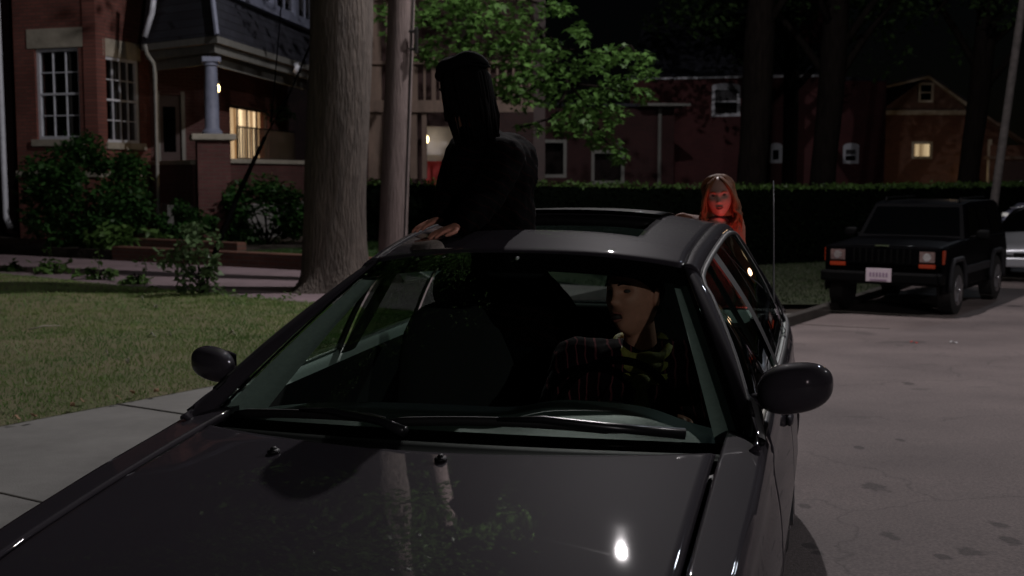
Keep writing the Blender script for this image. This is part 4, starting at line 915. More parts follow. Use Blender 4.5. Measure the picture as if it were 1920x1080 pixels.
# hood with crown, and fender tops beside it
HWID = .752
def yhood(x): return -.105 + .25 * (x / .80) ** 2
def topz(x, y):
    b_ = bx(y); t = min(1, abs(x) / max(b_, .01)); zb_ = bz(y)
    return lerp(zc(y), zb_, t ** 2.3)
def hoodx(y): return min(HWID, bx(y) - .05)
def hoodf(u, v):
    yb = -1.36 + .07 * 0; t = u * 2 - 1
    yr = yhood(t * HWID)
    y = lerp(yb + .10 * abs(t) ** 2.5, yr, v); x = t * (hoodx(y) - .0025)
    e = 0
    if v > .985: e = -.012 * (v - .985) / .015
    if abs(t) > .985: e = -.012
    return Vector((x, y, topz(x, y) + e))
HO = MB().grid(hoodf, 97, 90).build('hood', M['paint'], CAR, smooth=True, solid=.01)
for sx_ in (-.40, .07):
    y = -.19; nz_ = MB(); c = Vector((sx_, y, topz(sx_, y) + .004)); nz_.ell(c, (.017, .022, .009)); nz_.ell(c + Vector((0, -.0, .007)), (.009, .012, .007)); nz_.build('washer_nozzle', M['black'], CAR, smooth=True)
for sg in (-1, 1):
    def ft(u, v):
        y = lerp(-1.36, .335, u); x0 = hoodx(y) + .0035; x1 = bx(y)
        x = lerp(x0, x1, v)
        z = topz(x, y) if v < 1 else bz(y)
        if v == 0: z -= .02
        return Vector((sg * x, y, z))
    MB().grid(ft, 90, 14).build('fender_top', M['paint'], CAR, smooth=True, solid=.01)
# dark channel below the panel gaps
ub = MB().grid(lambda u, v: (lambda y: Vector(((v * 2 - 1) * (bx(y) - .02), y, topz(0, y) * 0 + bz(y) - .045)))(lerp(-1.36, .35, u)), 40, 6); ub.build('engine_bay', M['black'], CAR)
# nose, lamps, bumper
def nose(u, v):
    t = u * 2 - 1; x = t * .80; y = -1.385 + .0 + .55 * abs(t) ** 3.2 * .45 - .06 * math.sin(math.pi * v); z = lerp(.20, interp(abs(t), [(0, .57), (.8, .60), (1, .62)]), v); return Vector((x, y, z))
MB().grid(nose, 40, 16).build('front_bumper', M['paint'], CAR, smooth=True, solid=.01)
MB().ell((0, -1.44, .50), (.19, .03, .06)).build('grille', M['black'], CAR, smooth=True)
for sg in (-1, 1): MB().ell((sg * .55, -1.31, .59), (.17, .09, .055)).build('headlight', M['lens'], CAR, smooth=True)
# windshield geometry
def WB(t): return Vector((.832 * t, -.015 + .25 * t * t, .925 - .045 * t * t))
def WT(t): return Vector((.555 * t, .935 + .075 * t * t, 1.378 - .05 * abs(t) ** 2.4))
def WS(t, v, off=0):
    a, b_ = WB(t), WT(t); p = lerp(a, b_, v); n = Vector((0, -.43, .9)); return p + n * (.022 * 4 * v * (1 - v) * (1 - .3 * abs(t)) + off)
MB().grid(lambda u, v: WS((u * 2 - 1) * .985, lerp(.0, .995, v)), 40, 26).build('windshield', M['glass'], CAR, smooth=True)
# black ceramic border at the foot and head of the glass
fr_ = MB()
fr_.grid(lambda u, v: WS((u * 2 - 1), lerp(-.01, .035, v), -.006), 40, 4); fr_.grid(lambda u, v: WS((u * 2 - 1), lerp(.87, 1.0, v), -.006), 40, 4)
for sg in (-1, 1): fr_.grid(lambda u, v: WS(sg * lerp(.978, 1.0, u), v, -.005), 3, 26)
fr_.build('windshield_seal', M['frit'], CAR, smooth=True)
# cowl
MB().grid(lambda u, v: (lambda t: lerp(Vector((.762 * t, yhood(.762 * t) + .004, topz(.76 * t, yhood(.76 * t)) - .03)), WB(t) + Vector((0, .02, -.012)), v) + Vector((0, 0, -.012 * math.sin(math.pi * v))))(u * 2 - 1), 40, 6).build('cowl', M['black'], CAR, smooth=True, solid=.006)
# pillars, roof rails
T_TAB = [(.14, .865, .905), (.3, .828, .975), (.6, .750, 1.115), (.9, .655, 1.248), (1.0, .617, 1.288), (1.15, .612, 1.325), (1.6, .622, 1.385), (2.0, .622, 1.402), (2.3, .63, 1.385), (2.55, .655, 1.315), (2.75, .70, 1.205), (2.95, .775, 1.05), (3.05, .82, .965)]
def TT(y): return Vector((sinterp(y, [(a, b_) for a, b_, c in T_TAB]), y, sinterp(y, [(a, c) for a, b_, c in T_TAB])))
RE_T = [(1.0, .555, 1.335), (1.2, .552, 1.372), (1.6, .56, 1.418), (2.0, .562, 1.436), (2.3, .555, 1.422), (2.46, .55, 1.385), (2.7, .60, 1.25), (2.95, .68, 1.07), (3.08, .72, .985)]
def RE(y): return Vector((sinterp(y, [(a, b_) for a, b_, c in RE_T]), y, sinterp(y, [(a, c) for a, b_, c in RE_T])))
mir = lambda p, sg: Vector((p.x * sg, p.y, p.z))
def belt(y): return Vector((bx(y) - .012, y, bz(y) + .004))
for sg in (-1, 1):
    def ap(u, v):      # A pillar: glass edge -> window edge
        y = lerp(.14, 1.03, u); e = WS(1.0, max(0, min(1, (y - .235) / (1.01 - .235)))); t_ = TT(y)
        if y < .235: e = lerp(Vector((.835, .14, .905)), WB(1), (y - .14) / .095)
        p = lerp(e, t_, v); bul = Vector((.45, -.35, .8)) * .014 * 4 * v * (1 - v); return mir(p + bul, sg)
    MB().grid(ap, 40, 8).build('pillar', M['paint'], CAR, smooth=True, solid=.008)
    def rr(u, v):
        y = lerp(1.0, 3.05, u); p = lerp(RE(y), TT(y), v) + Vector((.5, 0, .85)) * .016 * 4 * v * (1 - v); return mir(p, sg)
    MB().grid(rr, 60, 8).build('roof_rail', M['paint'], CAR, smooth=True, solid=.008)
    def gl(y0, y1, v0=0., v1=1.):
        return MB().grid(lambda u, v: (lambda y: mir(lerp(belt(y), TT(y), lerp(v0, v1, v)) + Vector((.02, 0, 0)) * math.sin(math.pi * lerp(v0, v1, v)) - Vector((.008, 0, 0)), sg))(lerp(y0, y1, u)), 30, 10)
    gl(.40, 1.33, 0, .985).build('side_window', M['sglass'], CAR, smooth=True)
    gl(1.42, 2.24, 0, .985).build('side_window', M['dkglass'], CAR, smooth=True)
    gl(2.30, 2.62, 0, .97).build('quarter_window', M['dkglass'], CAR, smooth=True)
    for (y0, y1) in ((.20, .40), (1.33, 1.42), (2.24, 2.30)):
        m_ = gl(y0, y1, 0, 1.0); gp2 = MB(); gp2.add([Vector(p) + Vector((sg * .009, 0, 0)) for p in m_.v], m_.f); gp2.build('door_post', M['black'], CAR, smooth=True)
    m_ = gl(2.62, 3.05, 0, 1.0); m2 = MB(); m2.add([Vector(p) + Vector((sg * .009, 0, 0)) for p in m_.v], m_.f); m2.build('rear_pillar', M['paint'], CAR, smooth=True, solid=.006)
    # window-top and belt seals
    sl_ = MB(); sl_.tube([mir(TT(y) + Vector((.004, 0, -.006)), sg) for y in np.linspace(.3, 2.9, 40)], .009, 6); sl_.tube([mir(belt(y) + Vector((.006, 0, 0)), sg) for y in np.linspace(.2, 2.95, 40)], .010, 6); sl_.build('window_seal', M['black'], CAR, smooth=True)
    # inner trims
    tr = MB()
    tr.grid(lambda u, v: mir(WS(.985, lerp(.0, .93, u), -.015) + Vector((-1, .42, -.06)).normalized() * v * lerp(.135 if sg < 0 else .085, .05, u) + Vector((0, 0, -.012)) * math.sin(v * 3.14), sg), 24, 8)
    tr.build('pillar_trim', M['trim'], CAR, smooth=True)
    tr = MB(); tr.grid(lambda u, v: mir(lerp(belt(1.33), TT(1.33), u) + Vector((-.04 - .01 * math.sin(v * 3.14), lerp(-.03, .13, v), 0)), sg), 10, 5); tr.build('post_trim', M['seat'], CAR, smooth=True)
    tr = MB(); tr.grid(lambda u, v: mir(belt(lerp(.3, 2.9, u)) + Vector((lerp(-.0, -.045, v), 0, lerp(.004, -.028, v * v))), sg), 30, 5); tr.build('door_sill_trim', M['trim'], CAR, smooth=True)
    MB().tube([mir(belt(y) + Vector((-.006, 0, .010)), sg) for y in np.linspace(.40, 1.33, 16)], .0055, 6).build('belt_highlight_strip', M['beltstrip'], CAR, smooth=True)  # pale colour stands for the bright highlight along the door sill edge
# roof with sunroof opening
RCZ = [(.93, 1.378), (1.0, 1.392), (1.2, 1.430), (1.5, 1.462), (1.8, 1.480), (2.1, 1.484), (2.3, 1.474), (2.46, 1.45)]
def rooff(x, y):
    e = RE(max(y, 1.0)); t = min(1, abs(x) / e.x); z = lerp(sinterp(y, RCZ), e.z if y >= 1.0 else 1.335, t ** 2.4); return Vector((x, y, z))
def yfront(x): return WT(min(1, abs(x) / .555)).y
SX, SY0, SY1 = .36, 1.26, 1.80
rm = MB(); us = np.unique(np.concatenate([np.linspace(-1, -SX / .555, 9), np.linspace(-SX / .555, SX / .555, 21), np.linspace(SX / .555, 1, 9)]))
vs_ = np.concatenate([[0, .02, .045, .07], np.linspace(.1, 1, 12), np.linspace(1, 2, 14)[1:], np.linspace(2, 3, 16)[1:]])
pts = []; 
for t in us:
    for v in vs_:
        ex = t * .555; y0 = yfront(ex); y = lerp(y0, SY0, v) if v <= 1 else (lerp(SY0, SY1, v - 1) if v <= 2 else lerp(SY1, 2.47, v - 2))
        x = t * RE(max(1.0, y)).x; 
        if abs(t) <= SX / .555 + 1e-6 and .9 < v < 2.1: x = ex
        q_ = rooff(x, y); q_.z -= .020 * max(0, (.12 - v) / .12) ** 2; pts.append(q_)
fs = []; nv = len(vs_)
for i in range(len(us) - 1):
    for j in range(nv - 1):
        if vs_[j] >= 1 - 1e-6 and vs_[j + 1] <= 2 + 1e-6 and us[i] >= -SX / .555 - 1e-6 and us[i + 1] <= SX / .555 + 1e-6: continue
        fs.append((i * nv + j, (i + 1) * nv + j, (i + 1) * nv + j + 1, i * nv + j + 1))
rm.add(pts, fs); rm.build('roof', M['paint'], CAR, smooth=True, solid=.008)
hl = MB(); hl.add([p + Vector((0, 0, -.035)) for p in pts], fs); hl.build('headlining', M['headlining'], CAR, smooth=True)
sr = MB()
ringp = [rooff(x, y) + Vector((0, 0, -.004)) for x, y in [(-SX, SY0), (SX, SY0), (SX, SY1), (-SX, SY1)]]
for i in range(4):
    a, c = ringp[i], ringp[(i + 1) % 4]; k = 12; cen_ = Vector((0, 1.5, 1.4))
    pa = [rooff(lerp(a.x, c.x, j / k), lerp(a.y, c.y, j / k)) + Vector((0, 0, -.003)) for j in range(k + 1)]
    ins = Vector((0, .012, 0)) if i == 0 else Vector((-.012, 0, 0)) if i == 1 else Vector((0, -.012, 0)) if i == 2 else Vector((.012, 0, 0))
    sr.add(pa + [p + ins + Vector((0, 0, -.045)) for p in pa], [(j, j + 1, k + 2 + j, k + 1 + j) for j in range(k)])
sr.build('sunroof_frame', M['black'], CAR, smooth=True, solid=.004)
# slid-back glass lid above the rear of the opening
MB().grid(lambda u, v: rooff(lerp(-SX - .01, SX + .01, u), lerp(SY1 - .02, SY1 + .46, v)) + Vector((0, 0, .010 + .008 * (1 - v))), 24, 14).build('sunroof_panel', M['jet'], CAR, smooth=True, solid=.006)
# rear window and trunk
MB().grid(lambda u, v: (lambda t: lerp(Vector((t * .56, 2.465, rooff(t * .55, 2.46).z)), Vector((t * .70, 3.07 - .0 * t * t, .975)), v) + Vector((0, .4, .9)) * (.03 * math.sin(math.pi * v)))(u * 2 - 1), 24, 16).build('rear_window', M['rwglass'], CAR, smooth=True)
def trunk(u, v): t = u * 2 - 1; y = lerp(3.06, 3.42, v); x = t * (bx(y) + .01); return Vector((x, y, lerp(.985 - .09 * v * v * v, bz(y) + .003, abs(t) ** 2.5)))
MB().grid(trunk, 24, 14).build('trunk_lid', M['paint'], CAR, smooth=True, solid=.008)
def rb(u, v): t = u * 2 - 1; return Vector((t * .63, 3.43 + .06 * math.sin(math.pi * v) - .03 * abs(t) ** 3, lerp(.22, .88, v)))
MB().grid(rb, 20, 12).build('rear_bumper', M['paint'], CAR, smooth=True, solid=.01)
TAIL = []
for sg in (-1, 1): MB().ell((sg * .60, 3.45, .74), (.17, .05, .055)).build('tail_light', M['redlens'], CAR, smooth=True)
for sg in (-1, 1):
    l = bpy.data.lights.new('tail_lamp', 'SPOT'); l.spot_size = R(84); l.spot_blend = .7; l.energy = 8; l.color = (1, .10, .09); l.shadow_soft_size = .08
    lo = bpy.data.objects.new('tail_lamp', l); COL.objects.link(lo); lo.parent = CAR; lo.location = (sg * .62, 3.56, .80); lo.rotation_euler = (R(146), 0, 0)
MB().box((0, 2.74, .58), (1.62, .02, .76)).build('bulkhead_light_block', M['black'], CAR)  # unseen panels added here to keep tail-lamp red out of the cabin
MB().box((0, 3.0, .945), (1.62, .55, .01)).build('trunk_light_block', M['black'], CAR)
# wheels
for (y) in (-.62, 2.15):
    for sg in (-1, 1):
        wm = MB(); wm.tube([(sg * a, y, .33) for a in (.69, .71, .87, .89)], [.29, .33, .33, .29], 40); wl = wm.build('wheel', M['rubber'], CAR, smooth=True, angle=40)
        rmn = MB(); rmn.tube([(sg * .885, y, .33), (sg * .897, y, .33)], [.215, .20], 30)
        for k in range(5): a = k * 1.2566; rmn.beam((sg * .9, y, .33), (sg * .9, y + math.sin(a) * .19, .33 + math.cos(a) * .19), .05, .02, up=(1, 0, 0))
        rmn.build('rim', M['alloy'], wl, smooth=True, angle=30)
MB().box((0, 1.0, .26), (1.6, 4.2, .04)).build('floor_pan', M['black'], CAR)
# mirrors
for sg in (-1, 1):
    def mf(u, v):
        a = u * 2 * math.pi; b_ = (v - .5) * math.pi; s_ = lambda t, e: math.copysign(abs(t) ** e, t)
        x = s_(math.cos(b_), .85) * s_(math.cos(a), .85); y = s_(math.cos(b_), .8) * s_(math.sin(a), .8); z = s_(math.sin(b_), .8)
        k_ = .74 if sg < 0 else 1; px_ = .108 * k_ * x; zz_ = .070 * k_ * z * (1 - .10 * x + .06 * (x + 1)); yy = .078 * y
        if y > 0: yy *= .35
        return Vector((sg * ((.945 if sg > 0 else .915) + px_), .46 + yy + .035 * (x * .5), .1 + .925 + zz_ + .012 * x))
    mo_ = MB().grid(mf, 36, 24, closeu=True).build('side_mirror', M['mirrorpaint'] if 'mirrorpaint' in M else M['paint'], CAR, smooth=True)
    MB().grid(lambda u, v: Vector((sg * ((.945 if sg > 0 else .915) + .09 * (.72 if sg < 0 else 1) * (u * 2 - 1)), .497 + .02 * (u - .5), 1.025 + .055 * (.72 if sg < 0 else 1) * (v * 2 - 1) * (1 - .3 * abs(u * 2 - 1) ** 3))), 12, 8).build('mirror_glass', M['chrome'], mo_, smooth=True)
    st_ = MB(); st_.tube([(sg * .815, .44, .975), (sg * .845, .455, .982), (sg * .875, .465, .99), (sg * .91, .475, 1.0)], [.040, .036, .034, .040], 14, sq=.7); st_.build('mirror_foot', M['paint'], mo_, smooth=True)
# wipers
def wiper(pts, arm):
    root = MB().tube([Vector(p) for p in arm], [.016, .013, .010, .006][:len(arm)], 8).build('wiper', M['wiper'], CAR, smooth=True)
    bl = MB(); bl.tube(pts, [.004] + [.009] * (len(pts) - 2) + [.004], 6, sq=1.6); bl.build('wiper_blade', M['rubber'], root, smooth=True)
def wsp(t, v, o=.012): return WS(t, v, o)
wiper([wsp(t, .03 + .03 * math.sin((t + .25) * 3), .014) for t in np.linspace(-.20, .62, 12)], [(.66, .16, .935), wsp(.55, .04, .030), wsp(.35, .05, .038), wsp(.2, .055, .026)])
wiper([wsp(t, .03 + .02 * math.sin((t + .9) * 3), .014) for t in np.linspace(-.86, -.20, 12)], [(-.08, -.045, .945), wsp(-.2, .02, .030), wsp(-.4, .04, .038), wsp(-.55, .05, .026)])
# antenna on the left rear fender
ab = CI @ P(1453, 562, 5.55); MB().tube([ab + Vector((0, 0, -.04)), ab + Vector((0, 0, .03)), ab + Vector((-.005, 0, .3)), ab + Vector((-.012, .0, .535))], [.010, .0045, .0035, .003], 8).build('antenna', M['greymetal'], CAR, smooth=True)
# dashboard
def dashf(u, v):
    t = u * 2 - 1; x = t * .74; yf = WB(t).y + .03
    hump = math.exp(-((x - .37) / .23) ** 4)
    ye = .52 - .05 * t * t - .0 * hump; y = lerp(yf, ye, min(1, v / .8)); z = .895 + .055 * sm((v) / .5) * (.35 + .65 * hump) - .03 * abs(t) ** 4
    if v > .8: q = (v - .8) / .2; y = ye + .06 * math.sin(q * 1.57); z -= .35 * q ** 1.5
    return Vector((x, y, z))
MB().grid(dashf, 60, 36).build('dashboard', M['dash'], CAR, smooth=True, solid=.006)
# steering wheel
SWc = Vector((.37, .72, .865)); ax = Vector((0, -.88, .47)).normalized(); e1 = Vector((1, 0, 0)); e2 = ax.cross(e1)
SW = MB().tube([SWc + (e1 * math.cos(a) + e2 * math.sin(a)) * .19 for a in np.linspace(0, 2 * math.pi, 49)], .0135, 10, cap=False).build('steering_wheel', M['frit'], CAR, smooth=True)
hb = MB(); hb.ell(SWc - ax * .0 + Vector((0, -.02, -.01)), (.08, .04, .06))
for a in (0, math.pi, -1.57): hb.tube([SWc, SWc + (e1 * math.cos(a) + e2 * math.sin(a)) * .185], .014, 6)
hb.build('hub', M['black'], SW, smooth=True)
# seats
for sx_ in (-.37, .37):
    yb = 1.30; s_ = MB(); s_.ell((sx_, yb - .22, .52), (.26, .28, .11), p=.6); st = s_.build('seat', M['seat'], CAR, smooth=True)
    s_ = MB(); Mx = Matrix.Rotation(R(-14), 3, 'X'); s_.ell((sx_, yb + .12, .82), (.25, .09, .33), M=Mx, p=.6); s_.build('backrest', M['seat'], st, smooth=True)
    s_ = MB(); s_.ell((sx_, yb + .22, 1.185), (.135, .055, .085), M=Mx, p=.65); s_.tube([(sx_ - .05, yb + .19, 1.05), (sx_ - .05, yb + .21, 1.15)], .007); s_.tube([(sx_ + .05, yb + .19, 1.05), (sx_ + .05, yb + .21, 1.15)], .007); s_.build('headrest', M['seat'], st, smooth=True)
s_ = MB(); s_.ell((0, 2.05, .52), (.66, .30, .12), p=.5); s_.ell((0, 2.36, .78), (.66, .10, .27), M=Matrix.Rotation(R(-18), 3, 'X'), p=.5); s_.build('rear_seat', M['seat'], CAR, smooth=True)
MB().grid(lambda u, v: Vector((lerp(-.68, .68, u), lerp(2.50, 3.05, v), .965)), 6, 4).build('parcel_shelf', M['trim'], CAR, solid=.02)
# rear view mirror
MB().ell((.0, .86, 1.315), (.10, .012, .022), p=.5).tube([(0, .865, 1.32), (0, .90, 1.36)], .008).build('rearview_mirror', M['black'], CAR, smooth=True)

# ======================================================================= people
def skin_bm(chains, sub=2, ref=(1, 0, 0)):
    """closed tapered limb segments along each chain; fused() melts them into one continuous surface"""
    mb = MB(); seg = 20 if sub > 1 else 12
    T2 = lambda q: q if hasattr(q, '__len__') else (q, q)
    for ch in chains:
        for (p0, r0), (p1, r1) in zip(ch, ch[1:]):
            p0, p1 = Vector(p0), Vector(p1); r0, r1 = T2(r0), T2(r1); t = p1 - p0
            if t.length < 1e-4: continue
            t.normalize(); rf_ = Vector(ref)
            if abs(rf_.normalized().dot(t)) > .9: rf_ = Vector((0, 1, 0)) if abs(t.y) < .9 else Vector((0, 0, 1))
            x = (rf_ - t * rf_.dot(t)).normalized(); y = t.cross(x); rings = []
            for (p, rr, a0, a1) in ((p0, r0, -90, 0), (p1, r1, 0, 90)):
                for k in range(6):
                    a = R(a0 + (a1 - a0) * k / 5); ca = max(math.cos(a), .02); rings.append((p + t * math.sin(a) * min(rr), rr[0] * ca, rr[1] * ca))
            vs = [c + x * rx * math.cos(6.28318 * k / seg) + y * ry * math.sin(6.28318 * k / seg) for (c, rx, ry) in rings for k in range(seg)]
            n = len(rings); fs = [(i * seg + k, i * seg + (k + 1) % seg, (i + 1) * seg + (k + 1) % seg, (i + 1) * seg + k) for i in range(n - 1) for k in range(seg)]
            fs += [tuple(range(seg))[::-1], tuple((n - 1) * seg + k for k in range(seg))]
            mb.add(vs, fs)
    return mb.v, mb.f
def head_part(mb, c, Mh, s=1.0, mouth=.0, jaw=1.0):
    g_ = lambda x, m_, w_: math.exp(-((x - m_) / w_) ** 2)
    def fn(u, v):
        a = u * 2 * math.pi; b_ = (v - .5) * math.pi
        x = math.cos(b_) * math.sin(a); y = -math.cos(b_) * math.cos(a); z = math.sin(b_)
        X = .076 * x; Y = .098 * y; Z = .118 * z
        if Z < 0: k = -Z / .118; X *= 1 - .30 * k ** 1.6 * (1 if y < .2 else .6); Y *= 1 - (.18 * k if y > 0 else .02 * k)
        if y < .15:
            fz = max(0, -y + .15)
            Y -= .012 * g_(Z, .036, .011) * g_(X, 0, .05)
            Y += .020 * (g_(X, .031, .015) + g_(X, -.031, .015)) * g_(Z, .016, .012)
            Y -= (.008 * g_(X, 0, .009) * g_(Z, .012, .018) + .023 * g_(X, 0, .0105) * g_(Z, -.019, .012) + .006 * g_(abs(X), .013, .007) * g_(Z, -.026, .008))
            Y -= .009 * g_(X, 0, .026) * g_(Z, -.056, .014)
            Y += .014 * g_(X, 0, .020) * g_(Z, -.056, .0045 + mouth * .5)
            Y -= .012 * g_(X, 0, .028) * g_(Z, -.095, .018)
            Y -= .004 * (g_(X, .042, .018) + g_(X, -.042, .018)) * g_(Z, -.018, .02)
            if Z < -.056 and mouth: Z -= mouth * .5 * min(1, (-.056 - Z) / .01)
        return Vector(c) + Mh @ (Vector((X, Y, Z)) * s)
    mb.grid(fn, 72, 52, closeu=True)
    for sg in (-1, 1):
        mb.ell(Vector(c) + Mh @ (Vector((sg * .079, .012, -.004)) * s), (.010 * s, .020 * s, .032 * s), M=Mh @ Matrix.Rotation(sg * R(20), 3, 'Z'), n=14, m=10)
def face_bits(body, c, Mh, s=1, mouth=0, brow=True, browmat=None):
    for sg in (-1, 1): MB().ell(Vector(c) + Mh @ (Vector((sg * .031, -.074, .016)) * s), (.0115 * s, .011 * s, .0065 * s)).build('eye', M['eye'], body, smooth=True)
    if brow:
        for sg in (-1, 1): MB().tube([Vector(c) + Mh @ (Vector((sg * x, y, z)) * s) for x, y, z in ((.014, -.099, .034), (.032, -.094, .040), (.050, -.079, .034))], [.003, .004, .002], 6).build('eyebrow', browmat or M['darkhair'], body, smooth=True)
    if mouth: MB().ell(Vector(c) + Mh @ (Vector((0, -.090, -.060 - mouth * .3)) * s), (.019 * s, .010 * s, (.005 + mouth * .5) * s)).build('mouth', M['mouth'], body, smooth=True)
    lp = MB(); 
    lp.tube([Vector(c) + Mh @ (Vector((x, -.101 + abs(x) * .45, -.051 + (.0015 if abs(x) < .01 else 0) - abs(x) * .1)) * s) for x in np.linspace(-.023, .023, 9)], [.001, .003, .0035, .004, .0035, .004, .0035, .003, .001], 8)
    lp.tube([Vector(c) + Mh @ (Vector((x, -.099 + abs(x) * .45, -.063 - mouth * .8 + abs(x) * .3)) * s) for x in np.linspace(-.021, .021, 9)], [.001, .003, .004, .005, .005, .005, .004, .003, .001], 8)
    lp.build('lips', M['lips'], body, smooth=True)
HREF = [None]
def hand_chains(wrist, direc, palmn, curl=.3, s=1.0, thumb=1):
    """four unequal fingers and a thumb leaving the side of the palm"""
    w_ = Vector(wrist); d = Vector(direc).normalized(); n = Vector(palmn); n = (n - d * n.dot(d)).normalized(); x = d.cross(n) * thumb; HREF[0] = tuple(x)
    out = [[(w_, (.026 * s, .02 * s)), (w_ + d * .045 * s, (.036 * s, .015 * s)), (w_ + d * .078 * s, (.041 * s, .012 * s))]]
    chs = []
    for k, (o_, L) in enumerate(((.030, .070), (.010, .080), (-.010, .075), (-.030, .060))):
        b_ = w_ + d * (.075 - .004 * abs(k - 1)) * s + x * o_ * s; p = b_; pts = [(p, .0095 * s)]; ang = 0; sp = x * (o_ * 1.1)
        for j, f in enumerate((.45, .32, .23)):
            ang += curl * (1.0 if j else .7); dirn = (d * math.cos(ang) + n * math.sin(ang) + sp * 3 * (1 - curl)).normalized(); p = p + dirn * L * f * s; pts.append((p, (.0088 - .001 * j) * s))
        chs.append(pts)
    b_ = w_ + d * .03 * s + x * .022 * s; td = (d * .6 + x * .75 + n * .25).normalized()
    chs.append([(b_, .013 * s), (b_ + td * .032 * s, .0115 * s), (b_ + (td * .9 + d * .35).normalized() * .058 * s, .0095 * s), (b_ + (td * .7 + d * .6).normalized() * .082 * s, .008 * s)])
    return out, chs
def fused(name, parts, mat_, parent, voxel=.005, smooth_it=2):
    mb = MB()
    for v, f in parts: mb.add(v, f)
    o = mb.build(name, mat_, parent, recalc=True)
    r = o.modifiers.new('r', 'REMESH'); r.mode = 'VOXEL'; r.voxel_size = voxel; r.use_smooth_shade = True
    if smooth_it: s = o.modifiers.new('sm', 'SMOOTH'); s.factor = .5; s.iterations = smooth_it
    return o
def CW(x, y, z): return CM @ Vector((x, y, z))
# ---- driver
HDp = P(1189, 556, 4.28)
DR = thing('person', 'dark-haired driver behind the steering wheel in a striped jacket and olive scarf, mouth open', 'person', tuple(CW(.37, 1.15, .60)))
hs = 1.11; Mh = Matrix.Rotation(R(-42), 3, 'Z') @ Matrix.Rotation(R(-4), 3, 'X') @ Matrix.Rotation(R(-5), 3, 'Y')
nk0 = HDp + Vector((.035, .015, -.235)); pel = CW(.37, 1.20, .62); ch_ = CW(.38, 1.14, .90)
shL, shR = CW(.58, 1.12, .98), CW(.17, 1.09, .98)
elL, elR = CW(.64, .90, .80), CW(.13, .86, .79); wrL, wrR = CW(.56, .84, .84), CW(.16, .83, .84)
mb = MB(); head_part(mb, HDp, Mh, hs, mouth=.016)
p1 = skin_bm([[(pel, (.15, .12)), (ch_, (.17, .12)), (nk0, .062), (HDp + Vector((.02, .02, -.09)), .055)], [(ch_, (.17, .12)), (shL, .06), (elL, .042), (wrL, .026)], [(ch_, (.17, .12)), (shR, .06), (elR, .042), (wrR, .026)],
              [(pel, (.15, .12)), (CW(.27, .80, .62), .075), (CW(.26, .52, .40), .05)], [(pel, (.15, .12)), (CW(.48, .80, .62), .075), (CW(.49, .52, .40), .05)]])
hps = []
for (w_, sgn, rimp) in ((wrL, 1, SWc + e1 * .18 - e2 * .03), (wrR, -1, SWc - e1 * .18 - e2 * .03)):
    tgt = CM @ rimp; dr_ = (tgt - w_); a, c_ = hand_chains(w_, dr_ + Vector((0, 0, .02)), (0, -.3, -1), .85, 1.0, sgn); hps += [skin_bm(a, 2, HREF[0])] + [skin_bm([q], 1) for q in c_]
DB_ = fused('body', [(mb.v, mb.f), p1] + hps, M['skin'], DR, .0055, 1)
face_bits(DB_, HDp, Mh, hs, mouth=.016)
off_ = lambda p, x, y, z: p + Vector((x, y, z))
jk = skin_bm([[(pel, (.19, .15)), (ch_, (.215, .155)), (off_(nk0, .01, .02, -.045), .085)], [(ch_, (.215, .155)), (shL, .088), (elL, .066), (lerp(elL, wrL, .9), .045)], [(ch_, (.215, .155)), (shR, .088), (elR, .066), (lerp(elR, wrR, .9), .045)]])
jo = fused('jacket', [jk], M['stripes'], DB_, .012, 8)
dtx = bpy.data.textures.new('folds', 'CLOUDS'); dtx.noise_scale = .09; dmod = jo.modifiers.new('f', 'DISPLACE'); dmod.texture = dtx; dmod.strength = .022; dmod.mid_level = .5
nb = HDp + Vector((-.03, -.045, -.19))
sc_ = MB()
for k in range(3): sc_.tube([nk0 + Vector((math.sin(a) * (.092 + .008 * k), -math.cos(a) * (.100 + .012 * k) + .005, .055 - .035 * k - .028 * math.cos(a))) for a in np.linspace(-2.4, 2.4, 22)], [.017 + .004 * math.sin(i * 1.3) for i in range(22)], 8, sq=1.3)
kn = nk0 + Vector((-.02, -.15, -.045)); sc_.ell(kn, (.034, .026, .03))
sc_.build('scarf', M['olive'], DB_, smooth=True)
sc_ = MB(); sc_.grid(lambda u, v: kn + Vector(((u - .5) * (.03 + .11 * v) - .015 * v, -.015 + .012 * math.sin(u * 9) * v - .02 * v, -.02 - .19 * v)) + Vector((0, -.03 * v, 0)), 14, 12); sc_.build('scarf_tail', M['olive'], DB_, smooth=True, solid=.006)
# collar of the jacket
cb_ = MB()
for sg in (-1, 1): cb_.grid(lambda u, v: nk0 + Vector((sg * (.088 + .035 * v + .03 * u), lerp(.05, -.10, u), lerp(.035, -.04, v) - .09 * u * u)), 12, 6)
cb_.build('collar', M['stripes'], DB_, smooth=True, solid=.006)
def crop_hair(u, v):
    a = u * 6.2832; front = max(0, math.cos(a)) ; low = lerp(-.055, .066, front ** .35) if front > 0 else -.055
    z = lerp(.122, low, v); k = math.sqrt(max(.0, 1 - max(0, (z - .02) / .103) ** 2)); w_ = 1 + .05 * mnoise.noise(Vector((math.sin(a) * 6, math.cos(a) * 6, z * 45)))
    return HDp + Mh @ (Vector((.083 * k * w_ * math.sin(a), (.012 * (1 - front) - .104 * k * w_ * math.cos(a)), z)) * hs)
hr = MB().grid(crop_hair, 72, 24, closeu=True); hr.build('hair', M['darkhair'], DB_, smooth=True)

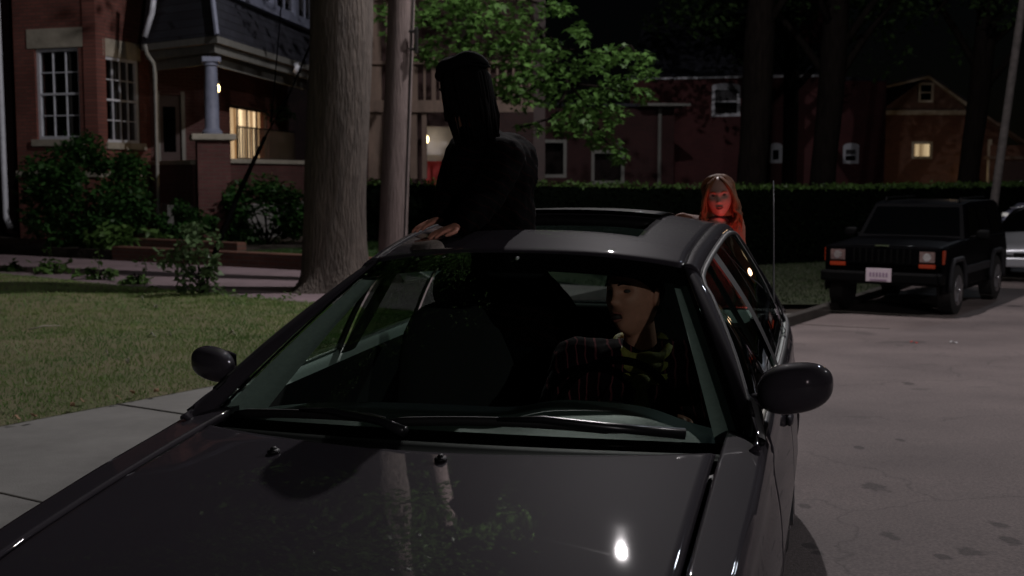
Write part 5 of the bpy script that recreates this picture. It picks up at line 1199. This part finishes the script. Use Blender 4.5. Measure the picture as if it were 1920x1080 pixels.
# ---- person standing up through the sunroof, leaning on the roof
SB = CW(-.02, 1.50, .62)
SPn = thing('person', 'dark-clad long-haired person seen from behind, standing up through the sunroof with hands on the roof', 'person', tuple(SB))
dS = SB.y
hipS = SB + Vector((0, 0, .30)); wst = P(935, 425, 4.95); cst = P(925, 318, 4.90); nks = P(888, 246, 4.86); HDs = P(872, 178, 4.85)
shn, shf = P(945, 298, 4.76), P(872, 290, 5.06)
Mh2 = Matrix.Rotation(R(-128), 3, 'Z') @ Matrix.Rotation(R(12), 3, 'X')
el1, el2 = P(905, 385, 4.62), P(848, 352, 4.95)
rt = lambda px, py: (lambda d: P(px, py, d))(4.55)
w1 = CW(-.30, 1.155, 1.452); w2 = CW(-.42, 1.60, 1.478)
w1 = P(862, 423, 4.50); w2 = P(832, 408, 4.86)
mb = MB(); head_part(mb, HDs, Mh2, 1.0)
kn1, kn2 = CW(-.10, 1.25, .66), CW(.08, 1.24, .66)
p1 = skin_bm([[(hipS, (.13, .11)), (wst, (.13, .10)), (cst, (.15, .115)), (nks, .055), (HDs + Vector((.02, .01, -.07)), .055)], [(cst, (.15, .11)), (shn, .055), (el1, .04), (w1, .024)], [(cst, (.15, .11)), (shf, .055), (el2, .04), (w2, .024)],
              [(hipS, (.13, .11)), (SB + Vector((-.1, -.02, 0)), .08), (CW(-.13, 1.52, .36), .055)], [(hipS, (.13, .11)), (SB + Vector((.1, 0, 0)), .08), (CW(.12, 1.55, .36), .055)]], 2, (.3, 1, 0))
hps = []
for (w_, tgt, sgn) in ((w1, P(795, 442, 4.42), 1), (w2, P(775, 428, 4.80), -1)):
    a, c_ = hand_chains(w_, tgt - w_, (0, 0, -1), .14, .9, sgn); hps += [skin_bm(a, 2, HREF[0])] + [skin_bm([q], 1) for q in c_]
SBd = fused('body', [(mb.v, mb.f), p1] + hps, M['skin'], SPn, .0055, 1)
face_bits(SBd, HDs, Mh2, 1.0)
jk = skin_bm([[(hipS + Vector((0, 0, .08)), (.17, .16)), (wst + Vector((0, 0, -.2)), (.18, .165)), (wst, (.18, .15)), (cst, (.20, .15)), (lerp(cst, nks, .55), (.12, .10)), (lerp(cst, nks, .95), (.07, .07))], [(cst, (.20, .15)), (shn, .085), (el1, .065), (lerp(el1, w1, .85), .05)], [(cst, (.20, .15)), (shf, .085), (el2, .065), (lerp(el2, w2, .85), .05)]], 2, (.3, 1, 0))
jo = fused('jacket', [jk], M['stripes2'], SBd, .012, 8)
dmod = jo.modifiers.new('f', 'DISPLACE'); dmod.texture = dtx; dmod.strength = .03; dmod.mid_level = .5
tr_ = skin_bm([[(hipS, (.17, .15)), (wst + Vector((0, 0, -.15)), (.165, .14))], [(hipS, (.15, .13)), (SB + Vector((-.1, -.02, 0)), .095), (CW(-.13, 1.52, .36), .07)], [(hipS, (.15, .13)), (SB + Vector((.1, 0, 0)), .095), (CW(.12, 1.55, .36), .07)]], 2, (.3, 1, 0))
fused('trousers', [tr_], M['jeans'], SBd, .012, 4)
def hairshape(c, Mm, ry, top, bottom, rx, back, front, strands=1):
    def fn(u, v):
        a = u * 2 * math.pi; z = lerp(top, bottom, v); k = math.sqrt(max(0, 1 - max(0, (z - top * .35) / (top * .65)) ** 2)) if z > top * .35 else 1
        wob = 1 + .035 * math.sin(a * 9 + z * 12) + .05 * mnoise.noise(Vector((math.cos(a) * 3, math.sin(a) * 3, z * 8)))
        x = rx * math.sin(a) * k * wob; y = -math.cos(a); y = (y * back if y > 0 else y * front) * k * wob
        if z < 0: x *= 1 + .10 * math.sin(-z * 12)
        return Vector(c) + Mm @ Vector((x, y, z))
    return MB().grid(fn, 64, 30, closeu=True)
hm_ = hairshape(HDs, Mh2, 0, .125, -.10, .094, .108, .078)
for k in range(120):
    a = random.uniform(-2.5, 2.5); rx_, ry_ = .092 + random.gauss(0, .004), .106 + random.gauss(0, .004)
    b0 = Vector((rx_ * math.sin(a), ry_ * math.cos(a) if math.cos(a) > 0 else .05 * math.cos(a), 0)); L_h = random.uniform(-.24, -.16)
    pts_ = [HDs + Mh2 @ Vector((b0.x * q, b0.y * q, z)) for q, z in ((.80, .095), (.98, .05), (1.0, -.03), (.98 + random.gauss(0, .05), -.11), (.88 + random.gauss(0, .08), L_h))]
    rr_ = random.uniform(.006, .010); hm_.tube(pts_, [rr_ * .6, rr_, rr_, rr_ * .9, rr_ * .2], 6)
hm_.build('hair', M['darkhair'], SBd, smooth=True)
ht = MB(); hc = HDs + Mh2 @ Vector((0, .01, .088))
ht.grid(lambda u, v: hc + Mh2 @ Vector((math.sin(u * 6.283) * lerp(.07, .098, v), -math.cos(u * 6.283) * lerp(.09, .118, v), -.010 * v + .03 * (math.sin(u * 6.283) ** 2) * v * v)), 40, 6, closeu=True)
ht.grid(lambda u, v: hc + Mh2 @ Vector((math.sin(u * 6.283) * lerp(.094, .0, v ** 2.4), -math.cos(u * 6.283) * lerp(.112, .0, v ** 2.4), .064 * math.sin(v * 1.57) + .006 * math.sin(u * 19))), 40, 8, closeu=True)
ht.build('hat', M['hat'], SBd, smooth=True, solid=.004)

# ---- woman behind the car, lit red by the tail lamps
WD = 6.95; HDw = P(1348, 368, WD)
WO = thing('person', 'red-haired woman leaning beside the rear of the sedan, glowing red in its tail lamps', 'person', (HDw.x, WD + .2, 0))
Mh3 = Matrix.Rotation(R(-12), 3, 'Z') @ Matrix.Rotation(R(-5), 3, 'Y') @ Matrix.Rotation(R(6), 3, 'X')
gzw = hgt(HDw.x, WD) ; nkw = HDw + Vector((-.005, .045, -.135)); csw = HDw + Vector((-.01, .08, -.238)); plw = HDw + Vector((-.02, .28, -.70))
s1, s2 = csw + Vector((.105, 0, .085)), csw + Vector((-.185, 0, .085)); ew1, ew2 = csw + Vector((.13, -.02, -.19)), csw + Vector((-.19, -.03, -.17)); ww1, ww2 = csw + Vector((.13, -.19, -.34)), csw + Vector((-.12, -.20, -.33))
mb = MB(); head_part(mb, HDw, Mh3, .95)
foot = lambda dx, dy: Vector((HDw.x + dx, WD + dy, gzw + .05))
p1 = skin_bm([[(plw, (.14, .11)), (csw, (.135, .095)), (nkw, .046), (HDw + Vector((0, .02, -.07)), .05)], [(csw, (.135, .095)), (s1, .048), (ew1, .036), (ww1, .022)], [(csw, (.135, .095)), (s2, .048), (ew2, .036), (ww2, .022)],
              [(plw, (.14, .11)), (plw + Vector((.09, .0, -.1)), .085), (foot(.08, .22) + Vector((0, 0, .42)), .055), (foot(.09, .32), .04), (foot(.10, .18), .035)], [(plw, (.14, .11)), (plw + Vector((-.09, .0, -.1)), .085), (foot(-.1, .22) + Vector((0, 0, .42)), .055), (foot(-.12, .32), .04), (foot(-.13, .18), .035)]])
hps = []
for (w_, sgn) in ((ww1, -1), (ww2, 1)):
    a, c_ = hand_chains(w_, Vector((-.3 * sgn * -1, -.8, -.35)), (0, 0, -1), .35, .92, sgn); hps += [skin_bm(a, 2, HREF[0])] + [skin_bm([q], 1) for q in c_]
WBd = fused('body', [(mb.v, mb.f), p1] + hps, M['skinw'], WO, .0055, 1)
face_bits(WBd, HDw, Mh3, .95, browmat=M['redhair'])
fused('top', [skin_bm([[(plw + Vector((0, 0, .02)), (.15, .12)), (csw, (.145, .105)), (lerp(csw, nkw, .35), (.09, .07))]])], M['topw'], WBd, .010, 3)
J = MB(); J.add(*skin_bm([[(csw + Vector((0, .02, .01)), (.115, .09)), (s1, .062), (ew1, .055), (lerp(ew1, ww1, .85), .04)], [(csw + Vector((0, .02, .01)), (.115, .09)), (s2, .062), (ew2, .055), (lerp(ew2, ww2, .85), .04)], [(csw + Vector((0, .02, .01)), (.115, .09)), (plw + Vector((0, .03, .1)), (.17, .13))]])); jo = fused('jacket', [(J.v, J.f)], M['jacketw'], WBd, .012, 6)
dmod = jo.modifiers.new('f', 'DISPLACE'); dmod.texture = dtx; dmod.strength = .02; dmod.mid_level = .5
fused('trousers', [skin_bm([[(plw, (.155, .125)), (plw + Vector((.09, .0, -.1)), .10), (foot(.08, .22) + Vector((0, 0, .42)), .072), (foot(.09, .32), .055)], [(plw, (.155, .125)), (plw + Vector((-.09, .0, -.1)), .10), (foot(-.1, .22) + Vector((0, 0, .42)), .072), (foot(-.12, .32), .055)]])], M['jeans'], WBd, .012, 3)
for dx in (.095, -.125): MB().ell(foot(dx, .22) + Vector((0, 0, -.0)), (.045, .125, .045)).build('shoe', M['black'], WBd, smooth=True)
s_ = MB(); s_.tube([nkw + Vector((math.sin(a) * .062, -math.cos(a) * .062, .012 * math.cos(a * 2) + .01)) for a in np.linspace(0, 6.283, 24)], .008, 8, cap=False)
s_.build('choker', M['scarf'], WBd, smooth=True)
# long hair: cap, two front falls and the back
hw_ = MB()
cap = hairshape(HDw + Vector((0, .028, .012)), Mh3, 0, .116, -.12, .092, .096, .050); hw_.add(cap.v, cap.f)
def lock(pts, r, n=18):
    n0 = len(pts); q = [Vector([sinterp(t, [(i, p[k]) for i, p in enumerate(pts)]) for k in range(3)]) for t in np.linspace(0, n0 - 1, n)]
    hw_.tube([HDw + Mh3 @ v for v in q], [r * (math.sin(math.pi * (.12 + .84 * i / (n - 1)))) ** .7 for i in range(n)], 8, sq=1.3)
for k in range(110):
    a = -1 + 2 * k / 109; sgn = 1 if a > 0 else -1; s_ = abs(a)
    j = lambda q: random.gauss(0, q * .6)
    w1_, w2_ = j(.007), j(.010)
    lock([(sgn * (.008 + .01 * s_), -.052 + .08 * s_ + j(.004), .114 - .010 * s_ + j(.003)), (sgn * (.050 + .014 * s_) + w1_, -.066 + .10 * s_, .066), (sgn * .081 + w1_, -.054 + .12 * s_ + w2_, .0), (sgn * .089 + w1_ + w2_, -.050 + .12 * s_ + w2_, -.07), (sgn * .098 + j(.018), -.060 + .13 * s_ + w1_, -.115 + j(.012)), (sgn * .078 + j(.030), -.066 + .14 * s_ + j(.014), -.165 + j(.03))], random.uniform(.005, .009), 14)
hw_.build('hair', M['redhair'], WBd, smooth=True)
# ======================================================================= parked cars
def wheels(root, ys, hwid, r, wdt, rimm=M['alloy']):
    for y in ys:
        for sg in (-1, 1):
            wm = MB(); wm.tube([(sg * a, y, r) for a in (hwid - wdt, hwid - wdt + .02, hwid - .02, hwid)], [r * .88, r, r, r * .88], 32); wl = wm.build('wheel', M['rubber'], root, smooth=True, angle=40)
            rmn = MB(); rmn.tube([(sg * (hwid - .01), y, r), (sg * (hwid + .006), y, r)], [r * .64, r * .6], 24)
            for k in range(5): a = k * 1.2566; rmn.beam((sg * (hwid + .008), y, r), (sg * (hwid + .008), y + math.sin(a) * r * .56, r + math.cos(a) * r * .56), .06, .02, up=(1, 0, 0))
            rmn.tube([(sg * (hwid + .0), y, r), (sg * (hwid + .03), y, r)], [.05, .035], 12)
            rmn.build('rim', rimm, wl, smooth=True, angle=30)
def loft(secs, n_bev=0):
    mb = MB(); k = 6
    for (y, wl, zb_, zm, wt, zt_) in secs:
        mb.v += [(-wl, y, zb_), (-wl, y, zm), (-wt, y, zt_), (wt, y, zt_), (wl, y, zm), (wl, y, zb_)]
    n = len(secs)
    for i in range(n - 1):
        for j in range(k): a = i * k + j; b_ = i * k + (j + 1) % k; mb.f.append((a, b_, b_ + k, a + k)); mb.mi.append(0)
    mb.f += [tuple(range(k))[::-1], tuple((n - 1) * k + j for j in range(k))]; mb.mi += [0, 0]
    return mb
JP = P(1655, 0, 17.6); JZ = -.40
M['jeepblack'] = mat('matt_black_trim', (.002, .002, .0022), .6, spec=.1)
JE = thing('parked_suv', 'black boxy four-wheel-drive parked at the kerb with amber lamps and pale plate', 'car', (JP.x, JP.y, JZ), -R(33), local=True)
MB_ = M['jet']
ARCH = [(.72, .44), (3.30, .44)]
def suvside(sg):
    mb = MB()
    def fn(u, v):
        y = lerp(.04, 4.14, u); lo = .34
        for (ay, ar) in ARCH:
            if abs(y - ay) < ar: lo = max(lo, min(.36 + math.sqrt(ar * ar - (y - ay) ** 2), .80))
        zt_ = interp(y, [(0, .98), (1.35, 1.03), (1.5, 1.06), (4.14, 1.06)]); z = lerp(lo, zt_, v)
        x = .86 - .03 * max(0, (z - .8) / .25) - .035 * max(0, (.15 - y) / .15)
        return Vector((sg * x, y, z))
    mb.grid(fn, 110, 12); return mb
for sg in (-1, 1):
    suvside(sg).build('body_side', MB_, JE, smooth=True, solid=.03, angle=50)
    mat('grey_flare', (.022, .022, .025), .7, spec=.2) if 'grey_flare' not in bpy.data.materials else None
    for (ay, ar) in ARCH:
        fl_ = MB(); pts = [(sg * .885, ay + ar * math.cos(a) * 1.02, .36 + ar * min(1, math.sin(a) * 1.25)) for a in np.linspace(0, math.pi, 17)]; fl_.tube(pts, .04, 8)
        fl_.build('wheel_arch', bpy.data.materials['grey_flare'], JE, smooth=True)
    MB().box((sg * .885, 2.0, .62), (.02, 1.5, .12)).build('door_moulding', bpy.data.materials['grey_flare'], JE, bevel=.006)
    MB().box((sg * .83, 2.0, .36), (.06, 1.7, .07)).build('rocker', M['jeepblack'], JE, bevel=.01)
hm = MB(); hm.grid(lambda u, v: Vector(((u * 2 - 1) * .83, lerp(.03, 1.45, v), lerp(.985, 1.055, v) + .03 * (1 - abs(u * 2 - 1) ** 4))), 24, 16); hm.build('hood', MB_, JE, smooth=True, solid=.03)
loft([(.06, .80, .45, .7, .82, .97), (1.4, .80, .40, .7, .82, 1.0), (4.12, .80, .40, .7, .82, 1.04)]).build('chassis', M['jeepblack'], JE)
gh = loft([(1.42, .815, 1.04, 1.045, .80, 1.06), (1.85, .815, 1.04, 1.06, .66, 1.565), (2.2, .815, 1.04, 1.06, .67, 1.60), (3.9, .815, 1.04, 1.06, .67, 1.60), (4.13, .81, 1.04, 1.06, .68, 1.30 + .24)])
gh.build('cabin', MB_, JE, bevel=.02)
def qp(pts, nm, m, off=.004):
    pts = [Vector(p) for p in pts]; n = (pts[1] - pts[0]).cross(pts[2] - pts[0]).normalized()
    MB().add([p + n * off for p in pts], [tuple(range(len(pts)))]).build(nm, m, JE, recalc=False)
wsl = lambda t, v: Vector((lerp(.79, .655, v) * t, lerp(1.435, 1.845, v), lerp(1.07, 1.555, v)))
qp([wsl(-.93, .06), wsl(.93, .06), wsl(.93, .92), wsl(-.93, .92)], 'windshield', M['darkglass'], .006)
for sg in (-1, 1):
    for (y0, y1, s0) in ((1.80, 2.38, .18), (2.48, 3.15, 0), (3.25, 3.95, 0)):
        f = lambda y, v: Vector((sg * lerp(.816, .668, v), y, lerp(1.06, 1.6, v)))
        q = [f(y0 - (.12 if s0 else 0), .08), f(y1, .08), f(y1, .86), f(y0 + s0, .86)]
        if sg < 0: q = q[::-1]
        qp(q, 'side_window', M['darkglass'], .006)
    rk = MB(); rk.tube([(sg * .56, 2.05, 1.60), (sg * .56, 2.1, 1.65), (sg * .56, 3.7, 1.65), (sg * .56, 3.78, 1.60)], .015, 6); rk.build('roof_rack', M['jeepblack'], JE)
    mm = MB(); mm.ell((sg * 1.0, 1.72, 1.12), (.10, .05, .075), p=.6); mm.tube([(sg * .8, 1.72, 1.07), (sg * .93, 1.72, 1.10)], .02); mm.build('side_mirror', M['jeepblack'], JE, smooth=True)
gr = MB(); gr.box((0, .025, .86), (1.66, .05, .27))
gr.build('front_panel', MB_, JE, bevel=.02)
gr = MB()
for k in range(10): gr.box((-.40 + k * .0889, -.008, .86), (.028, .02, .19))
gr.build('grille', M['grille'], JE, bevel=.004)
gr = MB().box((0, .0, 1.012), (.20, .02, .022)); gr.build('hood_badge', M['chrome'], JE)
for sg in (-1, 1):
    hh = MB(); hh.box((sg * .635, -.008, .865), (.215, .03, .155)); h_o = hh.build('headlight', M['lens'], JE, bevel=.01)
    q = MB().tube([(sg * .635, -.028, .865), (sg * .635, -.022, .865)], [.055, .06], 20); q.build('reflector', mat('reflector_bright', (.85, .8, .85), .15, .9) if 'reflector_bright' not in bpy.data.materials else bpy.data.materials['reflector_bright'], h_o)
    hf = MB(); 
    for (a, b_) in (((sg * .52, -.015, .955), (sg * .75, -.015, .955)), ((sg * .52, -.015, .78), (sg * .75, -.015, .78))): hf.beam(a, b_, .012, .012)
    hf.build('lamp_surround', M['jeepblack'], JE)
    MB().box((sg * .635, -.008, .735), (.225, .03, .055)).build('turn_signal', M['amber'], JE, bevel=.006)
    MB().box((sg * .835, .10, .86), (.03, .12, .19)).build('side_marker', M['amber'], JE, bevel=.008)
bp_ = MB(); bp_.box((0, -.06, .56), (1.62, .14, .16)); bp_.box((.80, .02, .56), (.14, .22, .16)); bp_.box((-.80, .02, .56), (.14, .22, .16)); bp_.build('bumper', M['jeepblack'], JE, bevel=.03)
pl = MB(); pl.box((.0, -.14, .60), (.36, .012, .19)); po = pl.build('licence_plate', M['plate'], JE, bevel=.004)
pm = MB()
for k in range(6): pm.box((-.115 + k * .046, -.148, .605), (.024, .004, .06))
pm.box((0, -.148, .53), (.24, .004, .02)); pm.build('plate_characters', M['platemark'], po)
wheels(JE, (.72, 3.30), .90, .36, .23)
# silver and pale cars behind
def plain_car(name, label, loc, rz, paint):
    t = thing(name, label, 'car', loc, rz, local=True)
    HWs = [(0, .62), (.12, .76), (.4, .84), (2, .87), (3.8, .85), (4.3, .74), (4.42, .6)]; TZ = [(0, .55), (.1, .68), (.5, .78), (1.15, .92), (3.6, .98), (4.2, .95), (4.42, .8)]
    def body(u, v):
        y = lerp(0, 4.42, u); a = v; hw2 = sinterp(y, HWs); tz = sinterp(y, TZ)
        prof = [(-.9, .25), (-1, .5), (-.97, .8), (-.8, 1), (0, 1.04), (.8, 1), (.97, .8), (1, .5), (.9, .25)]
        k = a * 8; i = min(7, int(k)); f = k - i
        x = lerp(prof[i][0], prof[i + 1][0], f) * hw2; z = lerp(prof[i][1], prof[i + 1][1], f); return Vector((x, y, z * tz))
    MB().grid(body, 50, 41).build('body', paint, t, smooth=True, solid=.01, angle=60)
    MB().grid(lambda u, v: (lambda tt: Vector((math.sin(lerp(-1.35, 1.35, u)) * .80 * (1 - .18 * sinterp(v, [(0, 0), (.3, 1), (.7, 1), (1, 0)])), lerp(1.05, 3.85, v), .9 + (.50 * sinterp(v, [(0, 0), (.15, .5), (.33, 1), (.62, 1), (.82, .55), (1, 0)])) * math.cos(lerp(-1.35, 1.35, u)) ** .45)))(0), 24, 24).build('cabin_glass', M['darkglass'], t, smooth=True)
    MB().grid(lambda u, v: Vector(((u * 2 - 1) * .56, lerp(1.95, 2.85, v), 1.415 - .04 * (u * 2 - 1) ** 2)), 10, 10).build('roof', paint, t, smooth=True, solid=.015)
    for sg in (-1, 1):
        MB().ell((sg * .60, .10, .63), (.15, .09, .065)).build('headlight', M['headon'], t, smooth=True)
        MB().ell((sg * .93, 1.5, .98), (.09, .06, .06)).build('side_mirror', paint, t, smooth=True)
    MB().box((0, .0, .42), (1.2, .06, .18)).build('bumper', paint, t, bevel=.03)
    MB().box((0, .02, .55), (.6, .05, .08)).build('grille', M['grille'], t)
    wheels(t, (.85, 3.45), .86, .32, .2)
    return t
M['headon'] = mat('clear_lamp', (.8, .8, .82), .1, .4, 1, emit=(1, .95, .9), estr=.25)
sp_ = P(1925, 0, 22.6); plain_car('parked_sedan', 'silver sedan parked behind the black boxy car, cut by the picture edge', (sp_.x + .1, 22.6, -.42), -R(27), M['silver'])
sp_ = P(1912, 0, 33); plain_car('parked_sedan', 'pale blue car roof showing far behind the silver sedan', (sp_.x + .2, 33, -.12), -R(30), M['paleblue'])

# ======================================================================= further street lamp and an added fill lamp, outside the frame
def street_lamp(base, head, label, power, aim):
    t = thing('street_lamp', label, 'street lamp', tuple(base))
    b_ = Vector(base); h_ = Vector(head)
    MB().tube([b_, b_ + Vector((0, 0, 3)), Vector((b_.x, b_.y, h_.z + .2))], [.1, .08, .06], 12).build('pole', M['greymetal'], t, smooth=True)
    MB().tube([Vector((b_.x, b_.y, h_.z + .15)), lerp(b_, h_, .6) * 1 + Vector((0, 0, h_.z - lerp(b_, h_, .6).z + .45)), h_ + Vector((0, 0, .1))], [.04, .035, .03], 8).build('lamp_arm', M['greymetal'], t, smooth=True)
    lamp_head(t, h_, power, .3, aim)
street_lamp((12.2, -20.5, 0), (9.6, -20.0, 8.0), 'added fill lamp behind the viewer, shaped as a street lamp', LAMP_FILL, (1.5, 4.5, 0))  # unseen lamp added as front fill for the driver's face, road and pillars
street_lamp((13.2, 11.0, -.2), (10.4, 10.4, 7.2), 'street lamp on the far kerb beyond the right picture edge', LAMP_SIDE, (4, 9, 0))
